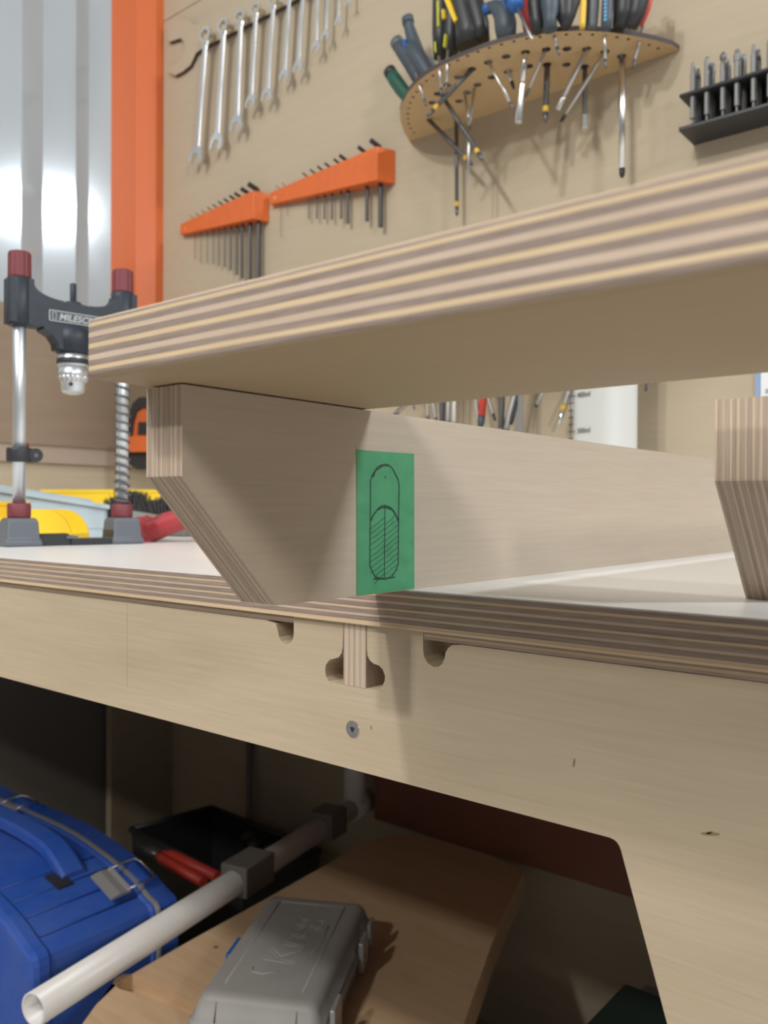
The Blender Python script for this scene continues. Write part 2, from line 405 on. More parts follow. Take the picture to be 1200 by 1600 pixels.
stroke([(250, 390), (249, 600), (247, 800), (246, 1000), (245, 1240), (268, 1300), (300, 1350), (340, 1366), (400, 1366), (460, 1356), (500, 1290), (525, 1230), (529, 1000), (531, 800), (533, 600), (536, 450), (528, 390), (510, 350), (470, 270), (435, 235), (400, 226), (360, 232), (320, 252), (285, 300), (262, 345), (250, 390)], .00027, 1.5)
stroke([(275, 350), (300, 290), (340, 262), (380, 232), (430, 240)], .00045, 3)
stroke([(480, 290), (505, 340), (525, 380)], .0003, 2)
stroke([(255, 790), (275, 740), (320, 675), (355, 650), (390, 644), (430, 650), (470, 680), (510, 740), (530, 800)], .0004, 2)
stroke([(330, 672), (365, 650), (420, 650), (455, 668)], .00065, 2)
stroke([(395, 625), (392, 900), (388, 1360)], .0002)
stroke([(285, 1374), (380, 1372), (490, 1355)], .00032, 2)
stroke([(398, 345), (400, 370)], .0002)
for i in range(11):
    y0 = 800+i*56
    stroke([(252 if y0 < 1300 else 290, y0+65), (320, y0+20), (390, y0-42)], .00014, 3)
    y0 = 730+i*56
    stroke([(398, y0+95), (460, y0+45), (524 if y0 > 790 else 490, y0-10 if y0 > 790 else y0+10)], .00014, 3)
obj('pencil_sketch', mb, PENCIL, tape)

# ------------------------------------------------------------------ drill guide stand
G = 'drill guide'
def pz(u, v, d):
    return CAM + (FW + RT*((u-600)/F) - UP*((v-800)/F))*d
gl = P(30, 848, Z=BT); gd1 = .93
A0 = pz(30, 700, .90); A0 = V((A0.x, A0.y, BT)); B0 = pz(191, 700, .975); B0 = V((B0.x, B0.y, BT))
ax = (B0-A0).normalized(); span = (B0-A0).length; nrm = V((ax.y, -ax.x, 0))   # nrm faces the room
guide = thing('drill_guide', (A0+B0)/2, 'portable drill guide stand with black carriage, chrome chuck and two steel columns', 'drill stand')
def gp(a, n_, z): return A0+ax*a+nrm*n_+V((0, 0, z))
def hz(v, d): return (pz(100, v, d)).z-BT
for a, nm in ((0, 'foot'), (span, 'foot')):
    mb = MB()
    w = .0165
    mb.loft([[gp(a+s*ww, t*ww, z) for s, t in ((-1, -1), (1, -1), (1, 1), (-1, 1))] for z, ww in ((0.0003, .0185), (.006, .0185), (.008, w), (.026, w*.93), (.030, w*.8))])
    mb.bevel(.0015, 2); f = obj(nm, mb, GREYP, guide)
    obj('red_collar', MB().lathe([(.0112, .030), (.0118, .032), (.0118, .044), (.0108, .0455)], gp(a, 0, 0), n=24), RED, guide, 'dark red collar')
mb = MB()
mb.loft([[gp(a, t, z) for t, z in ((-.014, .0003), (.014, .0003), (.014, .010), (.006, .013), (-.006, .013), (-.014, .010))] for a in (.017, .03, .05)])
mb.loft([[gp(a, t, z) for t, z in ((-.016, .0003), (.016, .0003), (.016, .007), (-.016, .007))] for a in (.05, span-.017)])
mb.loft([[gp(a, t, z) for t, z in ((-.014, .0003), (.014, .0003), (.014, zt), (-.014, zt))] for a, zt in ((.105, .007), (.115, .016), (span-.017, .016))])
obj('base_bar', mb, BLACK, guide)
for a in (.045, .10):
    obj('fence_rib', MB().loft([[gp(a+dx, t, z) for t, z in ((-.0165, .0075), (.0165, .0075), (.0165, .0105), (-.0165, .0105))] for dx in (0, .012)]), GREYP, guide)
obj('column', MB().lathe([(.0066, .04), (.0066, .300)], gp(0, 0, 0), n=20), COLM, guide)
obj('column', MB().lathe([(.0066, .04), (.0066, .300)], gp(span, 0, 0), n=20), COLM, guide)
for a, z0_, z1_ in ((0, .2835, .3110), (span, .2870, .3130)):
    L = []
    for z, r in ((z0_, .0110), (z0_+.0012, .0115), (z1_-.002, .0112), (z1_, .0100)):
        L.append([gp(a, 0, z)+(ax*math.cos(2*math.pi*k/48)+nrm*math.sin(2*math.pi*k/48))*(r+(.0005 if k % 4 < 2 else 0)) for k in range(48)])
    obj('end_cap', MB().loft(L), RED, guide, 'dark red ribbed end cap')
# coil spring on the right-hand column
pts = []; turns = 19
for i in range(turns*14+1):
    t = i/(turns*14); an = 2*math.pi*t*turns
    pts.append(gp(span, 0, .0455+t*.190)+(ax*math.cos(an)+nrm*math.sin(an))*.0082)
obj('spring', MB().tube(pts, .0013, 6), DSTEEL, guide, 'dark coil spring')
# carriage: one moulded body cut as an outline and rounded over
c = span/2
Oc = [(-.0125, .235), (-.0125, .2825), (.0115, .2825)]
for i in range(9):
    t = math.radians(i*90/8); Oc.append((.0115+.032*(1-math.cos(t)), .278-.0125*math.sin(t)-.001*i/8))
Oc += [(c-.016, .2635), (c, .2645), (c+.018, .2625)]
for i in range(9):
    t = math.radians(90-i*90/8); Oc.append((span-.0115-.032*(1-math.cos(t)), .281-.0175*math.sin(t)))
Oc += [(span+.0125, .285), (span+.0125, .238), (span-.012, .236), (span-.022, .236), (c+.036, .232), (c+.026, .227), (c+.0205, .219), (c+.0195, .2125), (c-.0195, .2125), (c-.0205, .219), (c-.026, .227), (c-.036, .232), (.022, .234), (.012, .234)]
mb = MB()
mb.loft([[gp(a, t, z) for a, z in Oc] for t in (-.0115, .0115)])
mb.bevel(.0025, 2)
car = obj('carriage', mb, NAVY, guide)
for a, dz in ((0, 0), (span, .0035)):
    obj('sleeve', MB().lathe([(.0120, .2335+dz), (.0130, .2355+dz), (.0130, .2825+dz), (.0117, .2835+dz)], gp(a, 0, 0), n=28), NAVY, car)
obj('spindle', MB().lathe([(.0085, .262), (.0085, .267), (.0035, .2685), (.0035, .2870), (.003, .2880)], gp(c, 0, 0), n=16), NAVY, guide)
obj('nose', MB().lathe([(.0175, .2105), (.0185, .212), (.0195, .224), (.0195, .236), (.010, .240)], gp(c, 0, 0), n=28), NAVY, guide)
ck = obj('chuck', MB().lathe([(.0160, .196), (.0165, .1985), (.0165, .2015), (.0158, .204), (.0155, .2105)], gp(c, 0, 0), n=32), COLM, guide, 'chrome keyed drill chuck')
obj('chuck_sleeve', MB().lathe([(.006, .166), (.0105, .1673), (.0125, .170), (.0128, .1805), (.0150, .1815), (.0152, .196)], gp(c, 0, 0), n=32), COLM, ck)
obj('chuck_band', MB().lathe([(.0168, .1985), (.0172, .1995), (.0172, .2035), (.0168, .2045)], gp(c, 0, 0), n=32), BLACK, ck)
L = []
for z, r in ((.1795, .0142), (.1835, .0160), (.1855, .0158)):
    L.append([gp(c, 0, z)+(ax*math.cos(2*math.pi*k/72)+nrm*math.sin(2*math.pi*k/72))*(r-(.0011 if k % 4 < 2 else 0)) for k in range(72)])
obj('chuck_teeth', MB().loft(L), STEEL, ck)
kd = (nrm*.85-ax*.5).normalized()
obj('key_hole', MB().lathe([(.0022, .0120), (.0022, .0133)], gp(c, 0, .1755), kd, 12), BLACK, ck)
# name plate with raised lettering
pz0, pz1 = .2405, .2535
pl = MB().loft([[gp(a, t, z) for a, z in ((.026, pz0+.001), (.0275, pz0), (span-.027, pz0), (span-.0255, pz0+.001), (span-.0255, pz1-.001), (span-.027, pz1), (.0275, pz1), (.026, pz1-.001))] for t in (.0112, .0122)])
plate = obj('name_plate', pl, SLATE, guide)
fr = MB()
for (a0, z0_, a1, z1_) in ((.0265, pz0+.0006, span-.026, pz0+.0014), (.0265, pz1-.0014, span-.026, pz1-.0006), (.0265, pz0+.0006, .0274, pz1-.0006), (span-.0269, pz0+.0006, span-.026, pz1-.0006)):
    fr.loft([[gp(a, t, z) for a, z in ((a0, z0_), (a1, z0_), (a1, z1_), (a0, z1_))] for t in (.0121, .0126)])
for (a0, z0_, a1, z1_) in ((.0300, .243, .0306, .251), (.0300, .243, .0345, .2436), (.0300, .2504, .0345, .251), (.0339, .243, .0345, .251)):
    fr.loft([[gp(a, t, z) for a, z in ((a0, z0_), (a1, z0_), (a1, z1_), (a0, z1_))] for t in (.0121, .0126)])
obj('plate_border', fr, LATCH, plate)
def lettering(name, body, org, xd, yd, size, m, parent, ext=.0002, shear=0, outline=0, bold=0, label=None):
    cu = bpy.data.curves.new(name, 'FONT'); cu.body = body; cu.size = size; cu.extrude = ext; cu.shear = shear
    cu.resolution_u = 3; cu.offset = bold
    if outline: cu.fill_mode = 'NONE'; cu.bevel_depth = outline; cu.bevel_resolution = 1; cu.extrude = 0
    tmp = bpy.data.objects.new(name, cu); me = bpy.data.meshes.new_from_object(tmp)
    bpy.data.objects.remove(tmp); bpy.data.curves.remove(cu)
    xd = V(xd).normalized(); yd = V(yd).normalized(); zd = xd.cross(yd)
    org = V(org); base = wl(parent)
    for v in me.vertices: v.co = org+xd*v.co.x+yd*v.co.y+zd*v.co.z-base
    me.materials.clear(); me.materials.append(m); me.name = name
    o = bpy.data.objects.new(name, me); COL.objects.link(o); o.parent = parent; WLOC[o.name] = base
    if label: o['label'] = label
    return o
lettering('lettering', 'MILESCRAFT', gp(.0370, .0124, .2435), ax, (0, 0, 1), .0098, LATCH, plate, shear=.25, bold=.0002)
# depth stop ring
obj('depth_stop', MB().lathe([(.0066, .089), (.0125, .0892), (.0128, .091), (.0128, .102), (.0125, .104), (.0066, .1042)], gp(0, 0, 0), n=28), BLACK, guide)
ear = gp(.014, .004, .0965)
obj('stop_ear', MB().lathe([(.0072, -.0065), (.0075, -.006), (.0075, .006), (.0072, .0065)], ear, nrm, 20), BLACK, guide)
obj('stop_screw', MB().lathe([(.0022, .006), (.0022, .0067)], ear, nrm, 12), DSTEEL, guide)
obj('stop_knob', MB().lathe([(.0042, .1035), (.0042, .1095), (.003, .1105)], gp(.010, -.012, 0), n=12), RED, guide, 'small red knob')

# ------------------------------------------------------------------ bins and tools at the back of the bench
def bin_(name, label, cat, a, b, dpt, h, m, rim=.004, slope=0, group=None, curve=False):
    """open stacking bin; a, b: front corners on the bench; dpt: depth away from the front; front lip lower by slope"""
    a, b = V(a), V(b); d = (b-a).normalized(); nn_ = V((-d.y, d.x, 0)); L = (b-a).length
    t = thing(name, (a+b)/2+nn_*dpt/2, label, cat, group)
    def q(s, n_, z): return a+d*s+nn_*n_+V((0, 0, z))
    w = .0025
    obj('bottom', MB().loft([[q(s, n_, .0003+z) for s, n_ in ((.004, .004), (L-.004, .004), (L-.004, dpt-.004), (.004, dpt-.004))] for z in (0, w)]), m, t)
    hf = h-slope
    obj('front_wall', MB().loft([[q(s, 0.004-z*.05+e, z) for s, e in ((0.002, 0), (L-.002, 0), (L-.002, w), (.002, w))] for z in (w, hf)]), m, t)
    obj('back_wall', MB().loft([[q(s, dpt-.006+e, z) for s, e in ((.002, 0), (L-.002, 0), (L-.002, w), (.002, w))] for z in (w, h)]), m, t)
    for s0 in (.0, L-w):
        pr = [(.004, w), (dpt-.004, w), (dpt-.004, h)]
        if curve: pr += [(dpt*.55, h)] + [(dpt*.55*(1-math.sin(math.radians(t_)))+.004, hf+(h-hf)*math.cos(math.radians(t_))) for t_ in (20, 40, 60, 80, 90)]
        else: pr += [(.004, hf)]
        obj('side_wall', MB().loft([[q(s0+e, n_, z) for n_, z in pr] for e in (0, w)]), m, t)
    rm = MB()
    for n_, z in ((.002, hf), (dpt-.004, h)):
        rm.loft([[q(s, n_+e, z+f) for e, f in ((-.003, -.004), (.003, -.004), (.003, .0012), (-.003, .0012))] for s in (0, L)])
    if not curve:
        for s in (.0, L-.003):
            rm.loft([[q(s+e, n_, z+f) for e, f in ((-.0015, -.004), (.0035, -.004), (.0035, .001), (-.0015, .001))] for n_, z in ((.0, hf), (dpt-.004, h))])
    obj('rim', rm, m, t)
    return t
bz0 = P(172, 838, Z=BT); 
A_, B_ = pz(-70, 752, 1.10), pz(169, 790, 1.20)
bd_ = V((B_.x-A_.x, B_.y-A_.y, 0)); bL = bd_.length; bd_.normalize(); bn_ = V((-bd_.y, bd_.x, 0))
bino = thing('storage_bin', ((A_.x+B_.x)/2, (A_.y+B_.y)/2, BT), 'pale blue-grey bin with a sloping rim behind the drill guide stand', 'bin')
def bb(s, n_, z): q = A_+bd_*s+bn_*n_; return V((q.x, q.y, z))
hA, hB = A_.z, B_.z; dB = .11
obj('front_wall', MB().loft([[bb(s, e, z) for s, z in ((0, BT+.0004), (bL-.008, BT+.0004), (bL, hB), (0, hA))] for e in (0, .0025)]), BLUEB, bino)
obj('back_wall', MB().loft([[bb(s, dB+e, z) for s, z in ((0, BT+.0004), (bL-.008, BT+.0004), (bL, hB+.008), (0, hA+.008))] for e in (0, .0025)]), BLUEB, bino)
obj('end_wall', MB().loft([[bb(bL-.004+e, n_, z) for n_, z in ((0, BT+.0004), (dB, BT+.0004), (dB, hB+.006), (0, hB))] for e in (0, .0025)]), BLUEB, bino)
obj('bottom', MB().loft([[bb(s, n_, BT+.0004+e) for s, n_ in ((0, .002), (bL-.009, .002), (bL-.009, dB), (0, dB))] for e in (0, .0025)]), BLUEB, bino)
for n_, dz in ((-.001, 0), (dB+.001, .008)):
    obj('rim', MB().loft([[bb(s, n_+a, z+b+dz) for a, b in ((-.004, -.005), (.003, -.005), (.003, .001), (-.004, .001))] for s, z in ((0, hA), (bL+.001, hB))]), BLUEB, bino)
obj('label_slot', MB().loft([[bb(s, e, z) for s, z in ((bL*.72, BT+.012), (bL*.97, BT+.012), (bL*.97, BT+.032), (bL*.72, BT+.032))] for e in (-.0012, -.0001)]), BLUEB, bino)
yA = pz(44, 800, 1.02); yB = pz(76, 800, 1.02)
# yellow bin with a curved side, between the columns
def curved_bin(name, label, u0, u1, d, h, w_):
    a = pz(u0, 800, d); b = pz(u1, 800, d)
    return a, b
yd = V((.64, .77, 0))
C_, D_ = pz(18, 800, 1.03), pz(112, 800, 1.03); C_.z = D_.z = BT
cd_ = (D_-C_); cL = cd_.length; cd_.normalize(); cn_ = V((-cd_.y, cd_.x, 0)); ch = pz(60, 796, 1.03).z-BT
yb_ = thing('stacking_bin', (C_+D_)/2+cn_*.03, 'small yellow stacking bin with curved side, between the drill guide columns', 'bin')
def cq(s_, n_, z): return C_+cd_*s_+cn_*n_+V((0, 0, z))
sp = [(0, .0004), (cL, .0004), (cL, .006)] + [(cL*.54+cL*.45*math.cos(math.radians(a)), .006+(ch-.006)*math.sin(math.radians(a))) for a in range(10, 91, 10)] + [(0, ch)]
for n0 in (0, .060):
    obj('side_wall', MB().loft([[cq(a, n0+e, z) for a, z in sp] for e in (0, .0025)]), YEL, yb_)
obj('bottom', MB().loft([[cq(a, n_, .0004+e) for a, n_ in ((.001, .0026), (cL-.001, .0026), (cL-.001, .0599), (.001, .0599))] for e in (0, .0025)]), YEL, yb_)
obj('back_wall', MB().loft([[cq(e, n_, z) for n_, z in ((.0026, .003), (.0599, .003), (.0599, ch), (.0026, ch))] for e in (0, .0025)]), YEL, yb_)
obj('front_lip', MB().loft([[cq(cL-.003+e, n_, z) for n_, z in ((.0026, .003), (.0599, .003), (.0599, .009), (.0026, .009))] for e in (0, .0025)]), YEL, yb_)
a_ = pz(-82, 800, 1.0); bin_('stacking_bin', 'yellow stacking bin partly cut off, at the left column of the drill guide', 'bin', (a_.x, a_.y, BT), (a_.x+.052, a_.y+.052, BT), .07, .047, YEL, slope=.02, curve=True)
a_ = pz(64, 800, 1.56); b_ = pz(330, 800, 1.49)
bin_('storage_bin', 'long yellow bin against the wall behind the dark bristle brush', 'bin', (a_.x, a_.y, BT), (b_.x, b_.y, BT), .06, .072, YEL)
# dark bristle brush lying behind the saw
a_ = pz(184, 800, 1.30); b_ = pz(300, 800, 1.22)
br = thing('bench_brush', ((a_.x+b_.x)/2, (a_.y+b_.y)/2, BT), 'dark grey bristle brush behind the red saw handle', 'brush')
d_ = (V((b_.x, b_.y, 0))-V((a_.x, a_.y, 0))); L_ = d_.length; d_.normalize(); n_ = V((-d_.y, d_.x, 0)); o_ = V((a_.x, a_.y, BT))
obj('brush_back', MB().loft([[o_+d_*s+n_*e+V((0, 0, z)) for e, z in ((-.016, .0003), (.016, .0003), (.016, .016), (-.016, .016))] for s in (-.02, L_)]).bevel(.003), SLEEVE, br)
mb = MB()
for i in range(1500):
    s = random.uniform(-.015, L_-.004); e = random.uniform(-.014, .014)
    p0 = o_+d_*s+n_*e+V((0, 0, .015)); p1 = p0+V((random.uniform(-.006, .006), random.uniform(-.006, .006), random.uniform(.034, .046)+.008*math.sin(s*60)))
    w = d_*.0012
    mb.loft([[p0-w, p0+w, p0+n_*.001], [p1-w*.6, p1+w*.6, p1+n_*.0007]])
o = obj('bristles', mb, FELT, br); o['kind'] = 'stuff'
# pull saw with red pistol handle
a_ = P(216, 824, Z=BT+.017); sd = V((.72, .69, 0)); sd.normalize()
s0 = pz(226, 824, 1.03); saw = thing('hand_saw', (s0.x, s0.y, BT), 'hand saw with dark red handle lying on the white bench behind the chamfered leg', 'saw')
h0 = pz(222, 820, 1.03); h1 = pz(240, 828, 1.03); h2 = pz(262, 818, 1.025); h3 = pz(300, 806, 1.02); h4 = pz(345, 792, 1.01)
mb = MB(); mb.tube([h0, h1, h2, h3, h4], [.0155, .0175, .0165, .0145, .014], 16, .85)
mb.tube([h0+V((0, 0, .010)), h0+V((0, 0, -.006)), h1+V((0, 0, -.012))], [.006, .011, .012], 12)
obj('handle', mb, REDG, saw)
k0 = pz(200, 826, 1.04)
obj('ferrule', MB().tube([pz(192, 826, 1.05), pz(205, 826, 1.045), pz(216, 826, 1.037)], [.009, .013, .012], 12), GREYP, saw)
bl0 = pz(196, 797, 1.12); bl1 = pz(250, 806, 1.06)
e0 = pz(345, 822, 1.06); e1 = pz(200, 836, 1.10)
tri_ = []
nT = 26
mb = MB(); top_ = [bl0.lerp(bl1, i/(nT*2)) + V((0, 0, .0016 if i % 2 else 0)) for i in range(nT*2+1)]
lowr = [V((p.x, p.y, BT+.0006)) for p in top_]
for i in range(nT*2):
    mb.loft([[top_[i], top_[i+1], lowr[i+1], lowr[i]], [p+V((.0008, -.0006, 0)) for p in (top_[i], top_[i+1], lowr[i+1], lowr[i])]])
obj('blade', mb, STEEL, saw)
# orange clamp leaning in the corner behind the leg
CY_ = 1.05
q0 = pz(205, 690, 1.45)
cl = thing('spring_clamp', (q0.x+.02, CY_, P(215, 735, Y=CY_).z), 'orange and black clamp on the left wall, half hidden by the left plywood leg', 'clamp')
def wq(u, v, y=CY_): return P(u, v, Y=y)
out = [(204, 716), (205, 690), (208, 655), (214, 632), (224, 622), (250, 620), (262, 640), (268, 690), (262, 722), (244, 734), (222, 734), (210, 726)]
inn = [(212, 704), (212, 690), (215, 662), (220, 644), (228, 638), (246, 637), (253, 650), (257, 690), (253, 706)]
f2 = lambda L, y=CY_: [(wq(u, v, y).x, wq(u, v, y).z) for u, v in L]
obj('frame', MB().prism_holes(f2(out), [f2(inn)], 'y', CY_-.012, CY_+.016), BLACK, cl)
obj('grip', MB().prism(f2([(209, 690), (212, 660), (216, 642), (225, 634), (249, 634), (256, 650), (262, 700), (210, 700)]), 'y', CY_-.008, CY_+.012), ORPAINT, cl)
obj('grip_pad', MB().prism(f2([(221, 680), (222, 660), (246, 660), (250, 680)]), 'y', CY_-.0095, CY_-.0075), BLACK, cl)
obj('jaw_band', MB().prism(f2([(200, 683), (262, 683), (262, 707), (200, 707)]), 'y', CY_-.024, CY_+.022), ORANGE, cl)
hk = wq(210, 640)
obj('wall_hook', MB().tube([(WX-.004, CY_+.004, hk.z+.004), (hk.x+.004, CY_+.004, hk.z+.004)], .004, 10), DSTEEL, cl)
# milky measuring jug on the bench behind the panel
JY = 1.06
ja = P(901, 640, Y=JY); jb = P(991, 640, Y=JY); jr = (jb.x-ja.x)/2*1.0
jl = P(905, 640, Y=JY).x; 
jug = thing('measuring_jug', ((ja.x+jb.x)/2, JY, BT), 'milky plastic measuring jug with a printed scale, behind the plywood leg', 'jug')
JH = .26
jc = V(((ja.x+jb.x)/2, JY, BT))
mb = MB(); lo = []
rx = jr*.94; 
def sq(r, z, k=4.0, n=32):
    L = []
    for i in range(n):
        a = 2*math.pi*i/n; c_, s_ = math.cos(a), math.sin(a)
        g = (abs(c_)**k+abs(s_)**k)**(-1/k); yw = -.34
        x, y = r*g*c_, r*g*s_*.8
        L.append(jc+V((x*math.cos(yw)-y*math.sin(yw), x*math.sin(yw)+y*math.cos(yw), z)))
    return L
mb.loft([sq(rx*.96, .0003), sq(rx, .01), sq(rx*1.02, JH), sq(rx*1.05, JH+.003), sq(rx*.98, JH+.003), sq(rx*.96, .012)], smooth=True)
jb_ = obj('body', mb, CLEARP, jug)
yw = -.34; jx = V((math.cos(yw), math.sin(yw), 0)); jn = V((math.sin(yw), -math.cos(yw), 0))
mb = MB()
fz = rx*.8*1.008+.0012
def jp(s, z, o=0): return jc+jx*s+jn*(fz+o)+V((0, 0, z))
z400 = P(915, 614, Y=JY-.04).z-BT; z300 = P(915, 671, Y=JY-.04).z-BT; dz = (z400-z300)/5
xs0 = -rx*.80
mb.loft([[jp(s, z, e) for s, z in ((xs0, .03), (xs0+.0012, .03), (xs0+.0012, JH-.02), (xs0, JH-.02))] for e in (0, .0003)])
i = -3
for i in range(-6, 9):
    z = z300+i*dz
    if not .03 < z < JH-.02: continue
    w = .0085 if i % 5 == 0 else .0055
    mb.loft([[jp(s, zz_, e) for s, zz_ in ((xs0-.004, z-.0008), (xs0+w, z-.0008), (xs0+w, z+.0008), (xs0-.004, z+.0008))] for e in (0, .0003)])
obj('scale_marks', mb, PRINT, jug)
for txt, z in (('400ml', z400), ('300ml', z300), ('200ml', 2*z300-z400)):
    lettering('lettering', txt, jp(xs0+.012, z-.0032, .0002), jx, (0, 0, 1), .0098, PRINT, jug, ext=.0001)
# white card with pale blue edge on the wall at right
ca = P(1181, 580, Y=WY-.003); cb = P(1183, 660, Y=WY-.003)
card = obj('card', MB().box((ca.x+.006, WY-.003, cb.z), (ca.x+.13, WY-.0004, ca.z+.05)), WHITEC); tag(card, 'white card with a pale blue edge pinned up at the far right edge', 'card')
obj('edge_strip', MB().box((ca.x, WY-.004, cb.z), (ca.x+.0055, WY-.0004, ca.z+.05)), PBLUE, card)
obj('print_block', MB().box((ca.x+.012, WY-.0034, ca.z-.030), (ca.x+.04, WY-.0031, ca.z-.024)), LATCH, card)

# ------------------------------------------------------------------ under the bench
ZS = .425                                            # seat height of the wooden stool
st_px = [(70, 1690), (120, 1612), (150, 1570), (190, 1531), (300, 1468), (420, 1402), (520, 1345), (556, 1322), (585, 1310), (620, 1304.5), (655, 1304), (700, 1311), (770, 1334), (820, 1361), (800, 1400), (770, 1470), (728, 1590), (700, 1690)]
so = [(p.x, p.y) for p in (P(u, v, Z=ZS) for u, v in st_px)]
so = [(x, min(y, 1.08)) for x, y in so]
pk_px = [(176, 1536), (181, 1527), (193, 1522), (206, 1522), (225, 1526), (268, 1542), (330, 1568), (400, 1596), (400, 1625), (330, 1599), (262, 1572), (205, 1550), (186, 1545)]
pk = [(p.x, p.y) for p in (P(u, v, Z=ZS) for u, v in pk_px)]
cx_ = sum(p[0] for p in so)/len(so); cy_ = sum(p[1] for p in so)/len(so)
stool = thing('wooden_stool', (cx_, cy_, SHZ), 'beech stool seat with a milled slot, under the bench beneath the grey case', 'stool')
seat = obj('seat', MB().prism_holes(so, [pk], 'z', ZS-.018, ZS), BEECH, stool)
obj('seat_base', MB().prism(so, 'z', ZS-.038, ZS-.0181), BEECH, seat)
for u, v in ((240, 1560), (560, 1350), (720, 1370), (640, 1560)):
    p = P(u, v, Z=ZS)
    obj('leg', MB().loft([[(p.x+a*w, p.y+b*w, z) for a, b in ((-1, -1), (1, -1), (1, 1), (-1, 1))] for z, w in ((SHZ+.0003, .014), (ZS-.0382, .019))]), BEECH, stool)
kn = P(337, 1480, Z=ZS)
obj('knot', MB().lathe([(.0001, -.0002), (.003, 0), (.0001, .0003)], kn, n=12), mat('knot_wood', (.25, .12, .05), .6), seat)

# grey tool case lying on the stool
KH = .052; ZK = ZS+.0006
kp = [P(u, v, Z=ZS+KH) for u, v in ((322, 1553), (497, 1572), (560, 1412), (420, 1398))]
ku = ((kp[1]-kp[0])+(kp[2]-kp[3])).normalized(); ku.z = 0
kc = sum(kp, V())/4; kv = V((-ku.y, ku.x, 0))
kw = ((kp[1]-kp[0]).length+(kp[2]-kp[3]).length)/4; kl = ((kp[3]-kp[0]).dot(kv)+(kp[2]-kp[1]).dot(kv))/4
case = thing('tool_case', (kc.x, kc.y, ZK), 'small grey plastic tool case with raised lettering lying on the beech stool', 'case')
def kq(a, b, z): return V((kc.x, kc.y, ZK))+ku*a+kv*b+V((0, 0, z))
def kring(a, b, z, r=.008, n=4):
    L = []
    for sx, sy, a0 in ((1, 1, 0), (-1, 1, 90), (-1, -1, 180), (1, -1, 270)):
        for i in range(n+1):
            t = math.radians(a0+90*i/n); L.append(kq(sx*(a-r)+r*math.cos(t), sy*(b-r)+r*math.sin(t), z))
    return L
e_ = .009
obj('base', MB().loft([kring(kw+.004, kl+.004, .0004), kring(kw+e_, kl+e_, .004), kring(kw+e_+.001, kl+e_+.001, .020), kring(kw+e_+.003, kl+e_+.003, .0205), kring(kw+e_+.003, kl+e_+.003, .0245)], True), KCASE, case)
lid = obj('lid', MB().loft([kring(kw+e_+.003, kl+e_+.003, .0248), kring(kw+e_+.003, kl+e_+.003, .029), kring(kw+e_, kl+e_, .0295), kring(kw+.004, kl+.004, KH-.006), kring(kw+.001, kl+.001, KH-.002), kring(kw-.003, kl-.003, KH-.0003), kring(kw-.008, kl-.008, KH)], True), KCASE, case)
mb = MB()
for (a, b, c_, d_) in ((-kw*.72, -kl*.82, -kw*.72, kl*.86), (kw*.70, -kl*.82, kw*.70, kl*.86), (-kw*.72, kl*.86, kw*.70, kl*.86)):
    p, q = kq(a, b, KH), kq(c_, d_, KH)
    mb.tube([p, q], .0007, 6)
obj('raised_border', mb, KLINE, lid)
mb = MB()
for a in (-kw*.72, kw*.72):
    mb.tube([kq(a, -kl*.97, KH-.001), kq(a, -kl-.0035, KH-.006), kq(a, -kl-e_-.0005, .030)], .0008, 6)
obj('corner_groove', mb, SLEEVE, lid)
lettering('lettering', 'Kreg', kq(kw*.30, -kl*.42, KH+.0001), kv, -ku, kw*.92, KLINE, lid, outline=.00038, shear=.12, label='raised outlined lettering on the lid')
mb = MB(); mb.tube([kq(kw*.10, -kl*.52, KH), kq(-kw*.18, -kl*.60, KH), kq(-kw*.38, -kl*.58, KH), kq(-kw*.42, -kl*.50, KH)], .0006, 6)
mb.tube([kq(kw*.50, -kl*.15, KH), kq(kw*.58, kl*.10, KH), kq(kw*.56, kl*.42, KH)], .0006, 6)
obj('raised_swoosh', mb, KLINE, lid)
def kbox(a0, a1, b0, b1, z0, z1): return MB().loft([[kq(a, b, z) for a, b in ((a0, b0), (a1, b0), (a1, b1), (a0, b1))] for z in (z0, z1)])
for b in (-kl*.90, kl*.30):
    l_ = obj('latch', kbox(kw+e_+.0032, kw+e_+.0085, b, b+.030, .010, KH-.010).bevel(.0012), LATCH, case, 'pale grey latch')
obj('hinge_lug', kbox(kw+e_+.0032, kw+e_+.007, kl*.75, kl*.75+.022, .014, KH-.012).bevel(.001), KCASE, case)
obj('blue_latch', kbox(-kw-e_-.008, -kw-e_-.0032, -kl*.02, kl*.34, .016, .034).bevel(.001), BLUE, case, 'blue plastic latch')

# blue tool case standing at the left
YN, YF = .482, .672
def bq(u, v, y): return P(u, v, Y=y)
prn = [bq(u, v, YN) for u, v in ((64, 1700), (62, 1600), (60, 1520), (55, 1496), (45, 1476), (20, 1440), (-20, 1398), (-80, 1348), (-180, 1290))]
xr_ = sum(p.x for p in prn[:3])/3
prn = [(p.x if i > 3 else xr_-(0, 0, 0, .003)[i], p.z) for i, p in enumerate(prn)]
BZ0 = SHZ+.0036
def spline(pts, n=4):
    o = []
    for i in range(len(pts)-1):
        a, b, c, d = pts[max(i-1, 0)], pts[i], pts[i+1], pts[min(i+2, len(pts)-1)]
        for k in range(n):
            t = k/n; o.append(tuple(.5*((2*b[j])+(-a[j]+c[j])*t+(2*a[j]-5*b[j]+4*c[j]-d[j])*t*t+(-a[j]+3*b[j]-3*c[j]+d[j])*t**3) for j in (0, 1)))
    return o+[pts[-1]]
prof = [(xr_, BZ0+.02)] + spline([(xr_+.0, prn[2][1]-.02)] + prn[3:])
xl_ = prof[-1][0]-.03; mid = prof[-1]
full = [(xl_, BZ0)] + [(xr_-.012, BZ0)] + prof + [(xl_, mid[1]+.004)]
